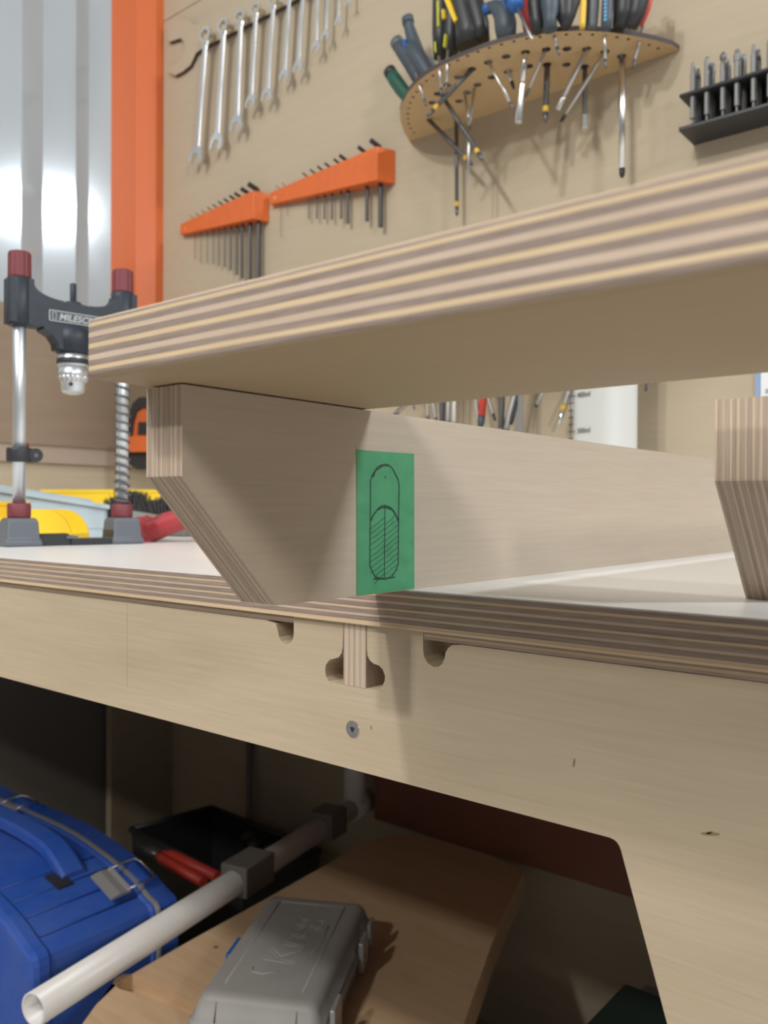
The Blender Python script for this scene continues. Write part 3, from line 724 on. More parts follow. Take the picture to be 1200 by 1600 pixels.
blue = thing('blue_tool_case', (xr_-.2, (YN+YF)/2, SHZ), 'dusty blue plastic tool case with steel latches and handle, under the bench', 'case')
ym = YN+(YF-YN)*.80
def inset(pr, d):
    cx0, cz0 = xr_-.28, BZ0+.17
    return [(cx0+(x-cx0)*(1-d), cz0+(z-cz0)*(1-d)) for x, z in pr]
def ring(pr, y): return [(x, y, z) for x, z in pr]
hx0, hx1 = xr_-.215, xr_-.105       # recess of the handle along x
obj('front_shell', MB().loft([ring(inset(full, .022), YN-.008), ring(inset(full, .008), YN-.006), ring(full, YN), ring(full, YN+.012), ring(inset(full, .012), YN+.016), ring(inset(full, .012), ym-.006), ring(full, ym-.003), ring(full, ym)], smooth=False), BCASE, blue)
obj('gasket_rim', MB().loft([ring(inset(full, -.012), ym+.0002), ring(inset(full, -.014), ym+.003), ring(inset(full, -.012), ym+.0058)]), LATCH, blue, 'grey metal rim between the halves')
obj('rear_shell', MB().loft([ring(full, ym+.006), ring(full, YF-.005), ring(inset(full, .03), YF)]), BCASE, blue)
def topz(x):
    pr = prof[1:]
    for (xa_, za_), (xb_, zb_) in zip(pr, pr[1:]):
        if xb_ <= x <= xa_: return za_+(zb_-za_)*(x-xa_)/((xb_-xa_) or 1)
    return pr[-1][1]
# ribs across the top, following its curve
for fx in (.030, .060, .092, .125):
    x = xr_-fx; z = topz(x)-.0008
    obj('groove', MB().tube([(x, YN+.016, z-.0012), (x, ym-.008, z-.0012)], .0011, 6), mat('case_groove', (.010, .045, .24), .5) if fx == .030 else bpy.data.materials['case_groove'], blue)
# handle bar over the crown
def hp(u, v, y): 
    p = P(u, v, Y=y); return p
yh = YN+.10
hxe = hp(116, 1302, yh).x
hb = MB(); hl = []
for i in range(15):
    x = hxe-.26*i/14; lift = .019*math.sin(min(1, i/3)*math.pi/2); zt_ = topz(x)+lift
    hl.append([(x, yh+a*.0165, zt_+b) for a, b in ((-1, -.009), (-1, .001), (-.72, .004), (.72, .004), (1, .001), (1, -.009), (.72, -.012), (-.72, -.012))])
hb.loft(hl, smooth=False)
obj('handle', hb, BCASE, blue)
hole = hp(92, 1306, yh-.02)
obj('handle_recess', MB().loft([[(hole.x+a*.016, hole.y+b*.010, topz(hole.x+a*.016)+.0008+dz) for a, b in ((-1, -1), (1, -1), (1, 1), (-1, 1))] for dz in (-.004, .0004)]), BLACK, blue)
# steel latches
for u, v, nm in ((192, 1308, 'steel latch'), (18, 1238, 'steel latch')):
    p = P(u, v, Y=ym-.012); x = min(p.x, xr_-.02); z = topz(x)
    dx = V((1, 0, (topz(x+.01)-topz(x-.01))/.02)).normalized(); up = V((-dx.z, 0, dx.x)); dy = V((0, 1, 0))
    c0 = V((x, ym-.024, z))+up*.004
    w = .024
    def lq(a, b, c): return c0+dx*a+dy*b+up*c
    lt = obj('latch', MB().loft([[lq(a, b, c) for b, c in ((-.020, .000), (-.020, .003), (-.008, .0055), (.002, .0045), (.008, .0065), (.008, .0015))] for a in (-w, w)]), LATCH, blue, nm)
    obj('wire_bail', MB().tube([lq(-w*.9, .004, .004), lq(-w*.9, .020, .008), lq(-w*.9, .040, .008), lq(-w*.6, .046, .006), lq(w*.6, .046, .006), lq(w*.9, .040, .008), lq(w*.9, .020, .008), lq(w*.9, .004, .004)], .0014, 8), STEEL, lt)
    obj('keeper', MB().loft([[lq(a, b, c) for b, c in ((.030, -.004), (.030, .003), (.038, .005), (.050, .000), (.050, -.004))] for a in (-w*.8, w*.8)]), BCASE, blue)

# white plastic pipe frame
PZ = .442
p0 = P(52, 1578, Z=PZ); p1 = P(552, 1262, Z=PZ); pd = (p1-p0).normalized()
frame = thing('pipe_frame', ((p0+p1)/2).to_tuple()[:2]+(PZ-.017,), 'white plastic pipe with two grey clamp sleeves and an upright pipe, beside the blue case', 'pipe')
def hollow(a, b, r, w=.0022, n=28):
    a, b = V(a), V(b); d = (b-a).normalized(); rr = V((0, 0, 1)) if abs(d.z) < .9 else V((1, 0, 0))
    u = (rr-d*d.dot(rr)).normalized(); ww = d.cross(u)
    def R(p, r_): return [p+(u*math.cos(2*math.pi*k/n)+ww*math.sin(2*math.pi*k/n))*r_ for k in range(n)]
    return MB().loft([R(a+d*.06, r-w), R(a, r-w), R(a, r), R(b, r)], smooth=True)
PR = .0168
obj('pipe', hollow(p0, p1, PR), PVC, frame)
tee = p1+pd*.004
obj('tee', MB().tube([p1-pd*.012, p1+pd*.045], PR+.003, 24), PVC, frame)
obj('upright_pipe', MB().tube([tee, tee+V((0, 0, .018)), V((tee.x, tee.y, BB-.002))], [PR+.002, PR+.001, PR], 24), PVC, frame)
ps = V((pd.y, -pd.x, 0))
def sleeve(u, v, L):
    c = P(u, v, Z=PZ); t = (c-p0).dot(pd); c = p0+pd*t
    r = .0215
    return obj('clamp_sleeve', MB().loft([[c+pd*s+ps*a*r+V((0, 0, b*r+.002)) for a, b in ((-1, -.92), (1, -.92), (1, 1), (-1, 1))] for s in (-L/2, L/2)]).bevel(.0025), SLEEVE, frame, 'dark grey square clamp sleeve')
sleeve(388, 1366, .066); sleeve(512, 1287, .050)

# black tool tray with a red-handled tool behind the pipe
tz = .36
ta = [P(u, v, Z=tz) for u, v in ((205, 1296), (330, 1262), (500, 1330), (380, 1385))]
tc = sum(ta, V())/4
tray = thing('tool_tray', (tc.x, tc.y, SHZ), 'open black tool tray in the shade behind the white pipe', 'tray')
tl = [(tc.x+(p.x-tc.x), min(tc.y+(p.y-tc.y), 1.08)) for p in ta]
mb = MB()
mb.loft([[(tc.x+(x-tc.x)*f, tc.y+(y_-tc.y)*f, z) for x, y_ in tl] for f, z in ((.9, SHZ+.0004), (1, tz), (.95, tz), (.88, SHZ+.01))])
obj('body', mb, BLACK, tray)
for k in range(4):
    a, b = V((*tl[k], tz)), V((*tl[(k+1) % 4], tz))
    obj('rim', MB().tube([a, b], .006, 8), BLACK, tray)
for u, v in ((398, 1315), (424, 1322), (388, 1305)):
    p = P(u, v, Z=tz+.01); obj('clip', MB().lathe([(.012, tz+.002), (.014, tz+.008), (.010, tz+.012)], (p.x, p.y, 0), n=14), BLACK, tray)
r0 = P(262, 1340, Z=tz+.018); r1 = P(330, 1374, Z=tz+.018)
rt = thing('pliers', ((r0.x+r1.x)/2, (r0.y+r1.y)/2, tz+.005), 'red-handled pliers lying on the black tray behind the pipe', 'pliers')
rd = (r1-r0).normalized(); rn = V((-rd.y, rd.x, 0))
obj('handle', MB().tube([r0-rd*.02+rn*.004, r0+rn*.010, r1+rn*.012], [.006, .009, .008], 12), REDB, rt)
obj('handle', MB().tube([r0-rd*.02-rn*.004, r0-rn*.010, r1-rn*.014], [.006, .009, .008], 12), REDB, rt)
obj('jaws', MB().tube([r0-rd*.02, r0-rd*.045, r0-rd*.085], [.011, .012, .004], 10, .6), DSTEEL, rt)
# thin rod leaning on the back panel
ra = P(388, 1150, Y=1.115); rb = P(342, 1318, Y=1.02)
rod = obj('leaning_rod', MB().tube([(ra.x, 1.118, min(ra.z, BB-.03)), (rb.x, 1.095, SHZ+.003)], .0065, 12), SLEEVE)
tag(rod, 'dark thin rod leaning against the back panel under the bench', 'rod')
ga = P(968, 1566, Z=.36)
gb = obj('toolbox', MB().box((ga.x, ga.y-.16, SHZ+.0004), (ga.x+.22, ga.y+.02, .36)).bevel(.006), DGREEN); tag(gb, 'dark green box in the shade beside the slanted bench leg', 'box')
obj('lid', MB().box((ga.x-.004, ga.y-.164, .3604), (ga.x+.224, ga.y+.024, .372)).bevel(.004), DGREEN, gb)
la = P(1000, 1540, Y=1.06)
lb = obj('carton', MB().box((la.x-.004, 1.00, SHZ+.0004), (la.x+.10, 1.09, la.z-.012)).bevel(.002), LAV); tag(lb, 'pale grey carton behind the dark green box', 'box')

# ------------------------------------------------------------------ tools on the back wall
def wp(u, v, y): 
    p = P(u, v, Y=y); return (p.x, p.z)
# spanner-shaped plywood rack with the combination spanners hanging on it
RY = WY-.009
rk_px = [(266, 30), (262, 46), (263, 66), (282, 59.5), (288, 66), (289, 80), (283, 94), (270, 103), (263, 104), (263, 112), (273, 118), (285, 112), (297, 102), (302, 92), (306, 83), (315, 76), (332, 67), (600, -72), (600, -118), (325, 28), (305, 38), (298, 33), (284, 29)]
rack = obj('spanner_rack', MB().prism([wp(u, v, RY) for u, v in rk_px], 'y', RY, WY-.0004, 0, 1), [SHELFE, WALLP])
tag(rack, 'plywood rack cut like a spanner on the wall beside the orange post', 'rack')
wr = [((280, 213), (222, 985)), ((388, 158), (345, 900)), ((490, 103), (465, 790)), ((583, 55), (550, 650)), ((688, 8), (648, 610)), ((785, -45), (752, 490)), ((868, -88), (835, 435)), ((958, -125), (944, 310)), ((1022, -160), (1000, 240)), ((1092, -196), (1078, 150)), ((1150, -228), (1142, 30))]
SY = WY-.026
for i, (a, b) in enumerate(wr):
    ra = P(250+a[0]/3.871, a[1]/3.871, Y=SY); rb = P(250+b[0]/3.871, b[1]/3.871, Y=SY)
    L = (ra-rb).length; d = (rb-ra).normalized(); s_ = V((d.z, 0, -d.x)); s_ = s_ if s_.x > 0 else -s_
    k = L/.27; r = .0170*k
    t = thing('combination_spanner', ra, '%s chrome combination spanner from the orange post on the wall' % ORD[i], 'spanner', 'spanners on the wall rack')
    def W_(x, z): q = ra+s_*x+d*z; return (q.x, q.z)
    ring_o = [W_(r*math.cos(2*math.pi*j/24), r*math.sin(2*math.pi*j/24)) for j in range(24)]
    ring_i = [W_(r*.62*math.cos(2*math.pi*j/24)*(1 if j % 2 else .92), r*.62*math.sin(2*math.pi*j/24)*(1 if j % 2 else .92)) for j in range(24)]
    obj('ring_end', MB().prism_holes(ring_o, [ring_i], 'y', SY-.005*k, SY+.006*k), CHROME, t)
    w = .0088*k
    P3 = lambda x, z, y: ra+s_*x+d*z+V((0, y, 0))
    zs = [r*.85, r*1.35, r*2.2, L*.5, L-.040*k, L-.030*k]
    ws = [w*1.25, w*.95, w*.9, w*.85, w*.95, w*1.4]
    obj('shank', MB().loft([[P3(x*ww, z, y) for x, y in ((-1, -.0012*k), (-.7, -.0034*k), (.7, -.0034*k), (1, -.0012*k), (1, .0012*k), (.7, .0034*k), (-.7, .0034*k), (-1, .0012*k))] for z, ww in zip(zs, ws)], smooth=False), CHROME, t)
    # open jaw turned by fifteen degrees
    ja = math.radians(18); c0 = L-.018*k
    def J(x, z):
        X_ = x*math.cos(ja)-z*math.sin(ja); Z_ = x*math.sin(ja)+z*math.cos(ja); return W_(X_*k*1.2, c0+Z_*k*1.1)
    jaw = [(-.007, -.016), (-.0155, -.006), (-.0175, .004), (-.0165, .013), (-.0120, .0205), (-.0085, .0185), (-.0095, .010), (-.0085, .002), (-.004, -.0015), (.004, -.0015), (.0085, .002), (.0095, .010), (.0088, .0165), (.0125, .0180), (.0165, .011), (.0172, .003), (.0150, -.006), (.007, -.016)]
    obj('open_end', MB().prism([J(x, z) for x, z in jaw], 'y', SY-.0035*k, SY+.0035*k), CHROME, t)
    pg = obj('rack_peg', MB().tube([ra+V((0, -.004, -r*.2)), V((ra.x, RY+.0005, ra.z-r*.2))], r*.30, 10), SHELFW, rack)

# orange hex-key holders
def hexpx(c): return (270+c[0]/3.243, 200+c[1]/3.243)
def holder(label, lt, lb, ft, fb, wt_, wb_, keys, stubs, klabel, grp):
    yf = WY-.034; yl = WY-.012
    a, b, c, d, e, f = P(*lt, Y=yl), P(*lb, Y=yl), P(*ft, Y=yf), P(*fb, Y=yf), P(*wt_, Y=WY-.0004), P(*wb_, Y=WY-.0004)
    h = thing('hex_key_holder', ((a.x+c.x)/2, WY-.01, d.z), label, 'holder')
    x1 = max(e.x, c.x+.001)
    mb = MB().hexa([(a.x, yl, b.z), (c.x, yf, d.z), (x1, WY-.0004, d.z), (a.x, WY-.0004, b.z), (a.x, yl, a.z), (c.x, yf, c.z), (x1, WY-.0004, c.z), (a.x, WY-.0004, a.z)])
    obj('body', mb.bevel(.0015), ORANGE, h)
    fx = lambda x: (x-a.x)/(c.x-a.x)
    mb = MB()
    n_ = len(keys)
    for i, ((u, v0, v1), wpx) in enumerate(keys):
        p1 = P(*hexpx((u, v1)), Y=WY-.016); x = p1.x; t = min(max(fx(x), 0), 1)
        yk = (yl+(yf-yl)*t)*.45+WY*.55
        p1 = P(*hexpx((u, v1)), Y=yk); zt_ = a.z+(c.z-a.z)*min(max(fx(p1.x), 0), 1)
        r = wpx/3.243*(p1-CAM).dot(FW)/F/2*.92
        k = obj('hex_key', MB().tube([(p1.x, yk, p1.z), (p1.x, yk, zt_+r*.4), (p1.x-.0005, yk-r*.8, zt_+r*1.4), (p1.x-.003-r*.8, yk-.010-r*2.4, zt_+r*2.0+.005)], r, 6, smooth=False), HEXB)
        tag(k, '%s hex key from the left in the %s orange holder' % (ORD[i], klabel), 'hex key', grp)
        q = obj('key_socket', MB().box((p1.x-r*2, yk-r*2, zt_-.0005), (p1.x+r*2, yk+r*2, zt_+.0008)), ORANGE, h)
    g_ = P(lt[0]+9, (lt[1]+lb[1])/2-1, Y=yl)
    obj('size_mark', MB().lathe([(.0001, -.0006), (.003, -.0006), (.003, 0)], (g_.x, yl-.0012, g_.z), (0, 1, 0), 10), mat('pale_mark', (.8, .45, .3), .6) if 'pale_mark' not in bpy.data.materials else bpy.data.materials['pale_mark'], h)
k1 = [((112, 530, 662), 3.4), ((142, 520, 686), 4), ((174, 515, 688), 5), ((205, 505, 690), 6.5), ((234, 495, 698), 8), ((264, 488, 706), 9.5), ((294, 478, 722), 11.5), ((325, 470, 744), 13.5), ((353, 462, 763), 16), ((392, 458, 768), 22), ((434, 455, 790), 27)]
holder('lower left orange hex key holder with eleven keys, below the spanners', (281.5, 350), (281.5, 367), (396, 297), (398, 341), (421, 307), (421, 340), k1, None, 'lower left', 'hex keys in the lower left holder')
k2 = [((547, 380, 553), 3), ((580, 370, 442), 3), ((690, 345, 462), 8.5), ((730, 335, 460), 10), ((768, 325, 461), 11), ((806, 312, 465), 12), ((853, 300, 460), 13), ((887, 292, 484), 18), ((984, 270, 472), 21), ((1052, 255, 502), 27)]
holder('upper right orange hex key holder with gaps between its keys', (421, 301), (421, 320), (589, 228), (596, 279), (618, 243), (617, 281), k2, None, 'upper right', 'hex keys in the upper right holder')

# half-round screwdriver shelf
DZ = P(850, 150, Y=1.05).z*0 + 1.5667; DT = .0065
xa_, xb_ = -.8870, -.4240; xm = (xa_+xb_)/2; rxx = (xb_-xa_)/2
arc_px = [(641, 222), (631, 205), (626, 190), (625, 175), (629, 160), (637, 145), (650, 130), (667, 116), (690, 102.5), (720, 89), (755, 75), (790, 64), (830, 55), (870, 49.5), (910, 47.5), (950, 50), (985, 55), (1020, 62), (1050, 70), (1060, 76)]
ar = [P(u, v, Z=DZ) for u, v in arc_px]
do = [(p.x, min(p.y, WY-.0005)) for p in ar]
do[0] = (do[0][0], WY-.0005); do[-1] = (do[-1][0], WY-.0005)
def circ(c, r, n=14): return [(c.x+r*math.cos(2*math.pi*j/n), c.y+r*math.sin(2*math.pi*j/n)) for j in range(n)]
c4 = lambda x, y: (590+x/4.571, y/4.571); c5 = lambda x, y: (780+x/4, y/4)
small_px = [c4(*q) for q in [(258, 948), (237, 917), (223, 884), (217, 848), (215, 812), (222, 774), (234, 735), (254, 694), (280, 656), (312, 618), (349, 577), (397, 540), (446, 502), (508, 465), (572, 432), (643, 401), (718, 370), (799, 342), (884, 318), (974, 296), (1066, 277)]] + [c5(*q) for q in [(255, 231), (342, 222), (420, 216), (503, 215), (583, 217), (662, 222), (736, 233), (807, 245), (875, 261), (937, 281), (993, 303)]]
big_px = [c4(*q) for q in [(918, 404), (675, 494), (790, 447), (930, 512), (575, 550), (498, 610), (430, 670), (392, 733), (815, 552), (714, 605), (640, 662), (583, 722)]] + [c5(*q) for q in [(165, 328), (295, 309), (423, 306), (547, 306), (662, 323), (765, 350), (298, 403), (420, 404), (533, 416), (185, 414)]]
hs = []
def inside(x, y, mrg):
    return y < WY-.002-mrg and all((V((x, y))-V(q)).length > mrg for q in do)
for L_, r in ((small_px, .0024), (big_px, .0062)):
    for u, v in L_:
        p = P(u, v, Z=DZ)
        if p.y > WY-.012: continue
        if all((V((p.x, p.y))-V((h[0], h[1]))).length > r+h[2]+.0008 for h in hs) and inside(p.x, p.y, r+.001): hs.append((p.x, p.y, r))
shelf = obj('screwdriver_shelf', MB().prism_holes(do, [[(x+r*math.cos(2*math.pi*j/12), y+r*math.sin(2*math.pi*j/12)) for j in range(12)] for x, y, r in hs], 'z', DZ, DZ+DT), [SHELFW, SHELFE])
for f in shelf.data.polygons:
    if abs(f.normal.z) < .5: f.material_index = 1
tag(shelf, 'half-round plywood shelf full of holes holding screwdrivers and pliers on the wall', 'shelf')
BKX = P(840, 180, Y=WY).x

def driver(p0, p1, r, m, label, grp=None, tip=None, tipl=.012, tipr=None, band=False, handle=None, hl=.095, hr=.013, name='screwdriver'):
    """p0: where the shaft leaves the shelf, p1: its tip; the handle stands above the shelf"""
    p0, p1 = V(p0), V(p1); d = (p1-p0).normalized()
    t = thing(name, p0, label, 'screwdriver' if name == 'screwdriver' else name.replace('_', ' '), grp)
    q = p1-d*tipl
    obj('shaft', MB().tube([p0-d*.02, q], r, 10), m, t)
    tr = tipr or r*.95
    if tipr: obj('tip', MB().tube([q-d*.002, q+d*.001, p1-d*.001, p1], [r, tr if 'hex' in label else r*1.05, tr, tr*.9], 6 if 'hex' in label else 16, smooth='hex' not in label), tip or DSTEEL, t)
    else: obj('tip', MB().tube([q, p1-d*tipl*.4, p1], [tr, tr*.95, tr*.55], 8), tip or DSTEEL, t)
    if band: obj('colour_band', MB().tube([q-d*.010, q-d*.002], r*1.08, 10), BAND, t)
    if handle:
        h0 = p0-d*(.012+DT)
        obj('handle', MB().tube([h0, h0-d*.006, h0-d*.02, h0-d*hl*.6, h0-d*hl*.95, h0-d*hl], [hr*.55, hr*.7, hr*.85, hr, hr*.95, hr*.6], 14), handle, t)
    return t
def hang(u0, v0, u1, v1, dy=0.0):
    a = P(u0, v0, Z=DZ)
    if a.y > WY-.012: a = P(u0, v0, Y=WY-.013)
    b = P(u1, v1, Y=a.y+dy)
    return a, b
SD = [  # hole px, tip px, y drift, radius, metal, label, tip, band, handle
 (655, 132, 666, 166, 0, .0020, STEEL, 'short thin bright driver at the left end of the round shelf', None, 0, None),
 (687, 109, 690, 150, 0, .0022, STEEL, 'left of two short bright pins side by side under the round shelf', None, 0, None),
 (699, 101, 697, 143, 0, .0022, STEEL, 'right of two short bright pins side by side under the round shelf', None, 0, None),
 (738, 108, 667, 182, -.02, .0034, DSTEEL, 'dark yellow-banded driver slanting down to the left under the shelf', None, 1, None),
 (670, 187, 738, 258, .0, .0034, DSTEEL, 'dark driver slanting down right from the shelf corner nearest the hex keys', None, 1, None),
 (690, 148, 754, 250, .0, .0034, DSTEEL, 'dark yellow-banded driver slanting down right, crossing the tweezers', None, 1, SLATE),
 (713, 184, 714, 337, 0, .0032, DSTEEL, 'long dark vertical driver with yellow band, lowest tip at the left', None, 1, GREEN),
 (762, 95, 802, 170, .0, .0022, STEEL, 'thin bright driver slanting down right in the left half of the shelf', None, 0, None),
 (794, 109, 803, 139, 0, .0028, STEEL, 'short bright driver with black tip just left of the thick chrome one', HEXB, 0, None),
 (821, 82, 810, 192, 0, .0040, CHROME, 'thick chrome nut driver with flared end, middle of the shelf', HEXB, 0, None),
 (852, 79, 821, 152, 0, .0024, STEEL, 'thin grey driver slanting left behind the thick chrome one', None, 0, None),
 (855, 101, 852, 191, 0, .0042, DSTEEL, 'dark vertical driver with yellow band at the shelf middle', None, 1, BLACK),
 (917, 77, 871, 172, 0, .0036, STEEL, 'grey nut driver with a slotted end slanting left', STEEL, 0, None),
 (946, 80, 876, 191, 0, .0028, STEEL, 'thin grey driver with dark tip slanting far left', HEXB, 0, None),
 (914, 104, 913, 202, 0, .0035, DSTEEL, 'nut driver with a short bright hexagonal socket end', CHROME, 0, None),
 (865, 55, 874, 86, 0, .0024, STEEL, 'short bright pin through the rim behind the dark banded driver', None, 0, None),
 (945, 55, 946, 107, 0, .0022, STEEL, 'short straight bright pin near the thick chrome shaft', None, 0, None),
 (972, 88, 972, 277, 0, .0046, CHROME, 'longest thick chrome screwdriver shaft hanging at the right of the shelf', HEXB, 0, BLACK),
 (999, 65, 989, 108, 0, .0024, STEEL, 'short bright pin, last at the right end of the round shelf', None, 0, None)]
for (u0, v0, u1, v1, dy, r, m, lab, tp_, bd, hd) in SD:
    a, b = hang(u0, v0, u1, v1, dy)
    kw_ = {}
    if 'flared' in lab: kw_ = dict(tipl=.052, tipr=.0052, tip=CHROME)
    elif 'hexagonal' in lab: kw_ = dict(tipl=.020, tipr=.0058, tip=CHROME)
    elif 'slotted' in lab: kw_ = dict(tipl=.016, tipr=.0044, tip=STEEL)
    elif tp_: kw_ = dict(tip=tp_)
    driver(a, b, r, m, lab, 'screwdrivers under the round shelf', band=bd, handle=hd, **kw_)
# tweezers
ta_ = P(726, 143, Z=DZ); tb_ = P(743, 129, Z=DZ); ty = min(ta_.y, WY-.02)
tw = thing('tweezers', P(733, 200, Y=ty), 'bright steel tweezers hanging point down through the round shelf', 'tweezers')
j0 = P(733, 197, Y=ty); j1 = P(731, 300, Y=ty)
obj('arm', MB().tube([P(726, 141, Y=ty), P(731, 180, Y=ty), j0], .0026, 8, .5), STEEL, tw)
obj('arm', MB().tube([P(742, 131, Y=ty), P(737, 170, Y=ty), j0], .0026, 8, .5), STEEL, tw)
obj('points', MB().tube([j0, P(732, 235, Y=ty), j1], [.0036, .0030, .0006], 8, .6), STEEL, tw)

# handles and pliers standing in the top of the shelf
TZ = DZ+DT
def grip(name, label, cat, pts, y, m, stripes=(), cap=None, n=14, flat=.85, grp='tools standing in the round shelf'):
    """pts: (u, v, width px) down the thing; y: its distance into the room"""
    q = [P(u, v, Y=y) for u, v, w in pts]; k = [(p-CAM).dot(FW)/F/2 for p in q]
    R = [w*kk for (u, v, w), kk in zip(pts, k)]
    low = q[-1].copy()
    t = thing(name, (low.x, low.y, min(low.z, TZ)), label, cat, grp)
    d0 = (q[0]-q[1]).normalized()
    obj('handle', MB().tube([q[0]+d0*R[0]*.35]+q, [R[0]*.6]+R, n, flat, ref=(0, 1, 0)), m, t)
    for (u0, v0, u1, v1, w, sm) in stripes:
        a, b = P(u0, v0, Y=y), P(u1, v1, Y=y)
        # raised inlay lying on the face turned to the room
        kk = (a-CAM).dot(FW)/F
        f = -(max(R)*flat+.0006)
        obj('inlay', MB().loft([[c+(b-a).normalized().cross(V((0, 1, 0)))*sg*w*kk/2+V((0, f+dy, 0)) for sg, dy in ((-1, .006), (-.6, 0), (.6, 0), (1, .006))] for c in (a, a.lerp(b, .5), b)], smooth=False), sm, t)
    # shank that passes down into the shelf
    e = q[-1]+(q[-1]-q[-2]).normalized()*.004
    if cap: obj('end_cap', MB().tube([q[0]+d0*R[0]*.4, q[0]+d0*R[0]*.3, q[0]-d0*R[0]*.8], [R[0]*.7, R[0]*1.03, R[0]*1.04], n, flat, ref=(0, 1, 0)), cap, t)
    return t
y1_ = 1.075
grip('screwdriver', 'dark slate screwdriver handle with blue inlay standing at left end of the shelf', 'screwdriver', [(637, 30, 19), (639, 42, 17), (645, 62, 21), (652, 84, 24), (662, 108, 26), (668, 122, 24)], 1.085, SLATE, [(637, 66, 641, 88, 5, BLUE)], cap=SLATE)
grip('screwdriver', 'grey-black screwdriver handle leaning left between the green and blue-inlaid ones', 'screwdriver', [(620, 66, 21), (630, 82, 22), (642, 100, 23), (652, 118, 22), (660, 130, 20)], 1.10, SLATE, cap=GREYP)
grip('screwdriver', 'dark green screwdriver handle, lowest and leftmost above the shelf', 'screwdriver', [(609, 112, 20), (618, 126, 22), (628, 140, 22), (640, 154, 20), (650, 166, 18)], 1.095, GREEN, cap=BLACK)
grip('screwdriver', 'short grey handle close to the shelf edge beside the yellow-striped pliers', 'screwdriver', [(668, 94, 18), (672, 106, 18), (676, 118, 14)], 1.09, GREYP)
def plier(label, L, R_, y, m, inl, name='pliers'):
    t = grip(name, label, 'pliers', L, y, m, inl[0])
    for pts, st in ((R_, inl[1]),):
        q = [P(u, v, Y=y+.004) for u, v, w in pts]; rr = [w*(p-CAM).dot(FW)/F/2 for (u, v, w), p in zip(pts, q)]
        obj('handle', MB().tube(q, rr, 14, .85, ref=(0, 1, 0)), m, t)
        for (u0, v0, u1, v1, w, sm) in st:
            a, b = P(u0, v0, Y=y), P(u1, v1, Y=y); kk = (a-CAM).dot(FW)/F; f = -(max(rr)*.85+.0006)
            obj('inlay', MB().loft([[c+(b-a).normalized().cross(V((0, 1, 0)))*sg*w*kk/2+V((0, f+dy, 0)) for sg, dy in ((-1, .006), (-.6, 0), (.6, 0), (1, .006))] for c in (a, a.lerp(b, .5), b)]), sm, t)
    return t
yl_g = mat('lime_inlay', (.62, .62, .04), .45)
plier('black pliers with lime inlays, leftmost pliers in the round shelf', [(688, -30, 25), (688, 10, 26), (687, 50, 25), (688, 90, 22)], [(708, -30, 25), (705, 10, 26), (704, 50, 26), (704, 84, 24)], 1.035, BLACK, ([(690, 6, 691, 46, 5, yl_g), (686, 70, 687, 86, 4, yl_g)], [(698, 20, 699, 34, 6, YEL), (702, 58, 700, 78, 4, yl_g)]))
plier('wide black pliers with a long yellow stripe, next to the lime-inlaid ones', [(708, -30, 32), (722, 10, 36), (731, 45, 38), (732, 72, 40)], [(730, -30, 28), (742, 10, 32), (750, 40, 30), (752, 64, 28)], 1.005, BLACK, ([(702, -4, 721, 40, 9, YEL)], []))
grip('screwdriver', 'bright yellow handle between the black pliers and the blue-ended tool', 'screwdriver', [(748, -30, 18), (749, 5, 18), (752, 30, 13), (754, 48, 8), (757, 60, 7)], 1.03, YEL)
grip('screwdriver', 'dark navy handle with a bright blue end, left of the tilted driver', 'screwdriver', [(760, 14, 18), (772, 10, 20), (786, 18, 34), (790, 40, 36), (792, 64, 30)], .995, SLATE, cap=BLUE)
grip('screwdriver', 'blue screwdriver handle behind the navy one', 'screwdriver', [(788, -20, 14), (790, 20, 15), (794, 48, 13)], .99, BLUE)
hz_a = P(806, 9, Y=.965); hz_b = P(832, 62, Y=.955)
tdv = thing('screwdriver', hz_a, 'screwdriver with a blue collar and bright shaft tilted over the shelf front edge', 'screwdriver', 'tools standing in the round shelf')
dd = (hz_b-hz_a).normalized()
obj('shaft', MB().tube([hz_a, hz_b-dd*.004, hz_b], [.0021, .0021, .0010], 10), STEEL, tdv)
obj('collar', MB().tube([hz_a-dd*.010, hz_a+dd*.001, hz_a+dd*.004], [.0105, .0105, .006], 18), BLUE, tdv)
obj('handle', MB().tube([hz_a-dd*.07+V((0, .02, .02)), hz_a-dd*.03+V((0, .006, .006)), hz_a-dd*.008], [.013, .014, .0118], 16), SLATE, tdv)
grip('screwdriver', 'red handle standing behind the blue-collared screwdriver', 'screwdriver', [(822, -30, 22), (824, 10, 24), (826, 34, 22), (828, 54, 18)], 1.04, REDB)
grip('screwdriver', 'black handle between the red one and the grey round one', 'screwdriver', [(836, -30, 24), (836, 10, 25), (838, 32, 22), (842, 50, 18)], .99, BLACK)
grip('screwdriver', 'slate grey round handle near the middle of the shelf', 'screwdriver', [(858, -30, 30), (859, 5, 30), (860, 20, 26), (859, 30, 20), (860, 47, 24)], .985, SLATE)
plier('black pliers with a lime dot, middle of the round shelf', [(880, -30, 34), (880, 0, 34), (882, 24, 26), (884, 42, 14)], [(896, -30, 30), (894, 0, 28), (890, 24, 20), (887, 40, 12)], 1.0, BLACK, ([(877, -4, 884, 1, 8, yl_g)], []))
grip('screwdriver', 'amber yellow handle right of the middle of the shelf', 'screwdriver', [(911, -30, 12), (911, 10, 11), (910, 36, 10), (910, 44, 9)], 1.01, BAND)
grip('screwdriver', 'dark grey handle between the amber and the blue-ribbed ones', 'screwdriver', [(927, -30, 20), (926, 10, 21), (924, 40, 20), (924, 46, 18)], 1.03, GREYP)
bl_i = mat('light_blue_inlay', (.10, .40, .72), .45)
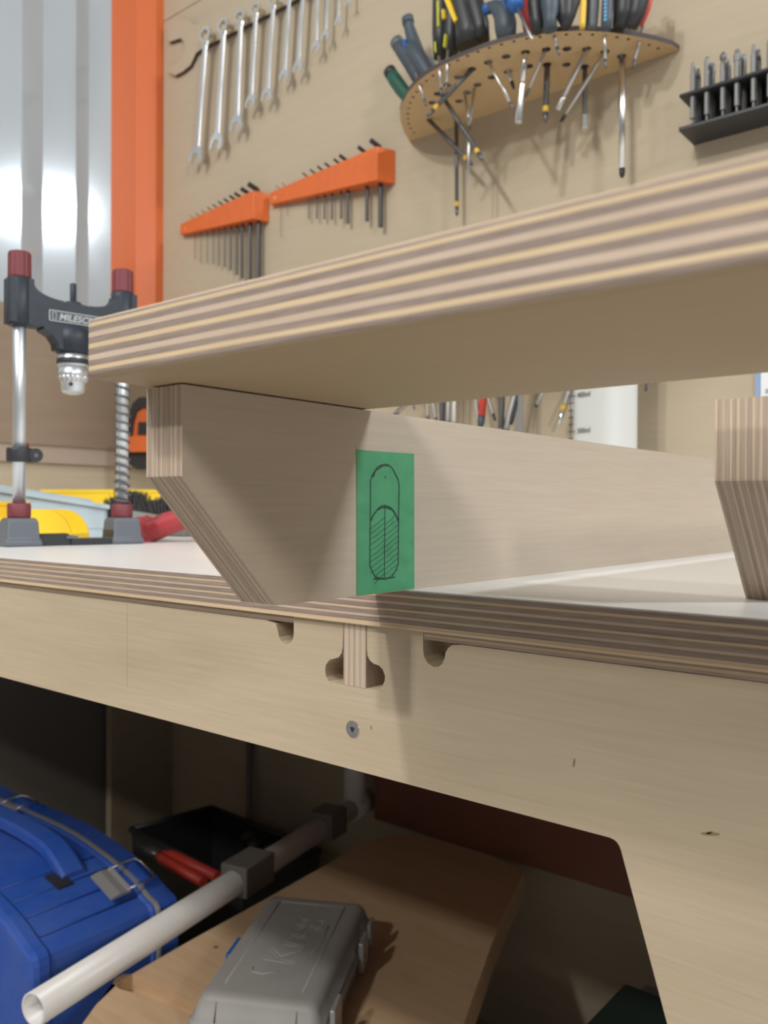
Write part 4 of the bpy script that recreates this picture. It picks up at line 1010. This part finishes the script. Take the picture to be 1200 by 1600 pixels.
t_ = grip('screwdriver', 'grey handle with a ribbed light blue inlay near the right of the shelf', 'screwdriver', [(950, -30, 18), (949, 5, 18), (948, 30, 18), (947, 46, 17)], 1.03, SLATE, [(949, v, 948.5, v+4, 6, bl_i) for v in range(2, 34, 6)])
plier('big black pliers with a red back edge, last tool at the right of the shelf', [(975, -40, 36), (976, -8, 36), (974, 20, 32), (968, 42, 24)], [(1000, -40, 36), (1000, -8, 34), (994, 20, 30), (984, 42, 24)], 1.05, BLACK, ([], []))
grip('screwdriver', 'red handle mostly hidden behind the big black pliers', 'screwdriver', [(1014, -30, 14), (1013, 0, 14), (1010, 16, 12), (1000, 40, 10)], 1.085, REDB)

# black bracket full of driver bits
pb = P(1083, 229, Y=WY-.0004); yfb = P(1060, 206, Z=pb.z).y
zt0, zt1 = P(1060, 205, Y=yfb).z, P(1060, 199, Y=yfb).z
zu0 = P(1060, 152.5, Y=yfb).z; zu1 = P(1060, 147, Y=yfb).z
xl0 = pb.x; xr0 = xl0+.32
hold = thing('bit_holder', (xl0+.16, WY-.02, zt0), 'long black bracket full of driver bits on the wall at the upper right', 'holder')
lx0 = P(1060, 203, Y=yfb).x
yback = WY-.0004
obj('lower_ledge', MB().hexa([(lx0, yfb, zt0), (xr0, yfb, zt0), (xr0, yback, zt0), (lx0, yback, zt0), (lx0, yfb, zt1), (xr0, yfb, zt1), (xr0, yback, zt1), (lx0, yback, zt1)]).bevel(.001), BLACK, hold)
obj('upper_ledge', MB().box((lx0, yfb, zu0), (xr0, yback, zu1)).bevel(.002), BLACK, hold)
obj('back_plate', MB().box((lx0+.003, WY-.006, zt1-.001), (xr0, yback, zu0+.001)), BLACK, hold)
yb1 = yfb+.008; yb2 = yfb+.024
for row, (yy, lst) in enumerate(((yb1, [(1083, 98), (1105, 90), (1130, 82), (1152, 78), (1178, 70), (1203, 62), (1228, 52)]), (yb2, [(1091, 108), (1113, 99), (1138, 93), (1162, 86), (1185, 78), (1210, 70)]))):
    for i, (u, v) in enumerate(lst):
        p = P(u, v, Y=yy); zb = zt1+.0004; r = .0036; H_ = p.z-zb
        kind = (i+row*2) % 4
        rowname = 'front' if row == 0 else 'rear'
        t = thing('driver_bit', (p.x, yy, zb), '%s grey steel driver bit from the left, %s row of the black bracket' % (ORD[i], rowname), 'driver bit', 'driver bits in the black bracket')
        lz = [(0, r*.55), (.004, r*.6), (.0045, r*.45), (.008, r*.45), (.009, r), (H_-.014, r)]
        obj('shank', MB().lathe([(rr, h) for h, rr in lz], (p.x, yy, zb), n=6, smooth=False), BITS, t)
        if kind == 2 and row == 0: prof_ = [(r, H_-.0141), (r*.6, H_-.0125), (r*.65, H_-.011), (r*1.15, H_-.008), (r*1.15, H_-.004), (r*.5, H_)]
        elif kind == 1: prof_ = [(r, H_-.0141), (r*.95, H_-.002), (r*.7, H_)]
        elif kind == 3: prof_ = [(r*1.15, H_-.0141), (r*1.25, H_-.006), (r*.8, H_)]
        else: prof_ = [(r, H_-.0141), (r*.75, H_-.006), (r*.55, H_)]
        obj('bit_tip', MB().lathe(prof_, (p.x, yy, zb), n=6 if kind != 2 else 12, smooth=kind == 2), BITS, t)

# lower tool rack, hidden behind the board except for the tips that hang out below it
LYZ = P(740, 560, Y=1.09).z
x0_ = P(612, 560, Y=1.09).x; x1_ = P(1030, 560, Y=1.09).x
rk2 = obj('tool_rack', MB().box((x0_-.02, 1.07, LYZ), (x1_+.02, WY-.0004, LYZ+.012)), SHELFW); tag(rk2, 'plywood tool rack on the wall, hidden behind the board', 'rack')
TIPS = [
 ((633, 632), (615, 650), .0042, CHROME, 'bright chrome driver tip slanting left, first in the gap under the board', {}),
 ((645, 626), (648, 641), .0018, DSTEEL, 'tiny dark tip beside the slanting chrome tip', {}),
 ((668, 600), (668, 662), .0032, STEEL, 'grey vertical shaft, leftmost of the close row in the gap', {}),
 ((672, 600), (683, 664), .0030, STEEL, 'pale shaft leaning right in the close row in the gap', {}),
 ((691, 600), (691, 668), .0048, DSTEEL, 'thick dark grey shaft in the close row in the gap', {}),
 ((701, 600), (700, 670), .0042, STEEL, 'mid grey shaft beside the bright one in the gap', {}),
 ((711, 600), (709, 672), .0042, CHROME, 'bright vertical shaft, right end of the close row', {}),
 ((741, 600), (750, 675), .0028, STEEL, 'thin grey shaft just left of the red marker', {}),
 ((757, 596), (751, 668), .0062, REDB, 'red pen-like driver with a dark tip in the gap', dict(tip=SLATE, tipl=.018)),
 ((757, 600), (774, 658), .0026, STEEL, 'thin grey driver with black tip right of the red one', dict(tip=HEXB)),
 ((785, 600), (783, 680), .0046, DSTEEL, 'thick black shaft in the middle of the gap', {}),
 ((808, 600), (788, 682), .0050, STEEL, 'pale shaft slanting left across the middle of the gap', {}),
 ((812, 600), (798, 664), .0036, SLATE, 'dark driver with a black tip behind the pale slanting one', dict(tip=HEXB)),
 ((852, 604), (837, 636), .0032, STEEL, 'short grey driver with black tip, alone in the gap', dict(tip=HEXB, tipl=.004)),
 ((895, 590), (873, 664), .0042, STEEL, 'grey craft knife with a yellow band left of the measuring jug', dict(tip=CHROME, band=True, tipl=.020)),
 ((890, 600), (902, 680), .0030, STEEL, 'thin grey shaft touching the edge of the measuring jug', {}),
 ((996, 585), (993, 607), .0022, DSTEEL, 'left of two dark tips right of the measuring jug', {}),
 ((1014, 585), (1009, 612), .0024, DSTEEL, 'right of two dark tips right of the measuring jug', {})]
for (a, b, r, m, lab, kw_) in TIPS:
    yy = 1.10 if 'jug' not in lab else 1.12
    B = P(*b, Y=yy); A = P(*a, Y=yy)
    d = (A-B); A2 = B+d*((LYZ-B.z)/d.z)
    driver(A2, B, r, m, lab, 'tools in the lower rack', handle=None, **kw_)
# flat scraper blade hanging there
B = P(812, 682, Y=1.095)
sc_ = thing('scraper', (B.x, B.y, B.z), 'pale flat scraper with a widened end in the gap under the board', 'scraper', 'tools in the lower rack')
Ts = [P(814, 600, Y=1.095), P(813, 640, Y=1.095), P(811, 660, Y=1.095), P(812, 684, Y=1.095)]
obj('blade', MB().loft([[p+V((sx*w, sy*.001, 0)) for sx, sy in ((-1, -1), (1, -1), (1, 1), (-1, 1))] for p, w in zip([V((Ts[0].x, 1.095, LYZ))]+Ts, (.004, .004, .004, .0065, .0068))]), STEEL, sc_)
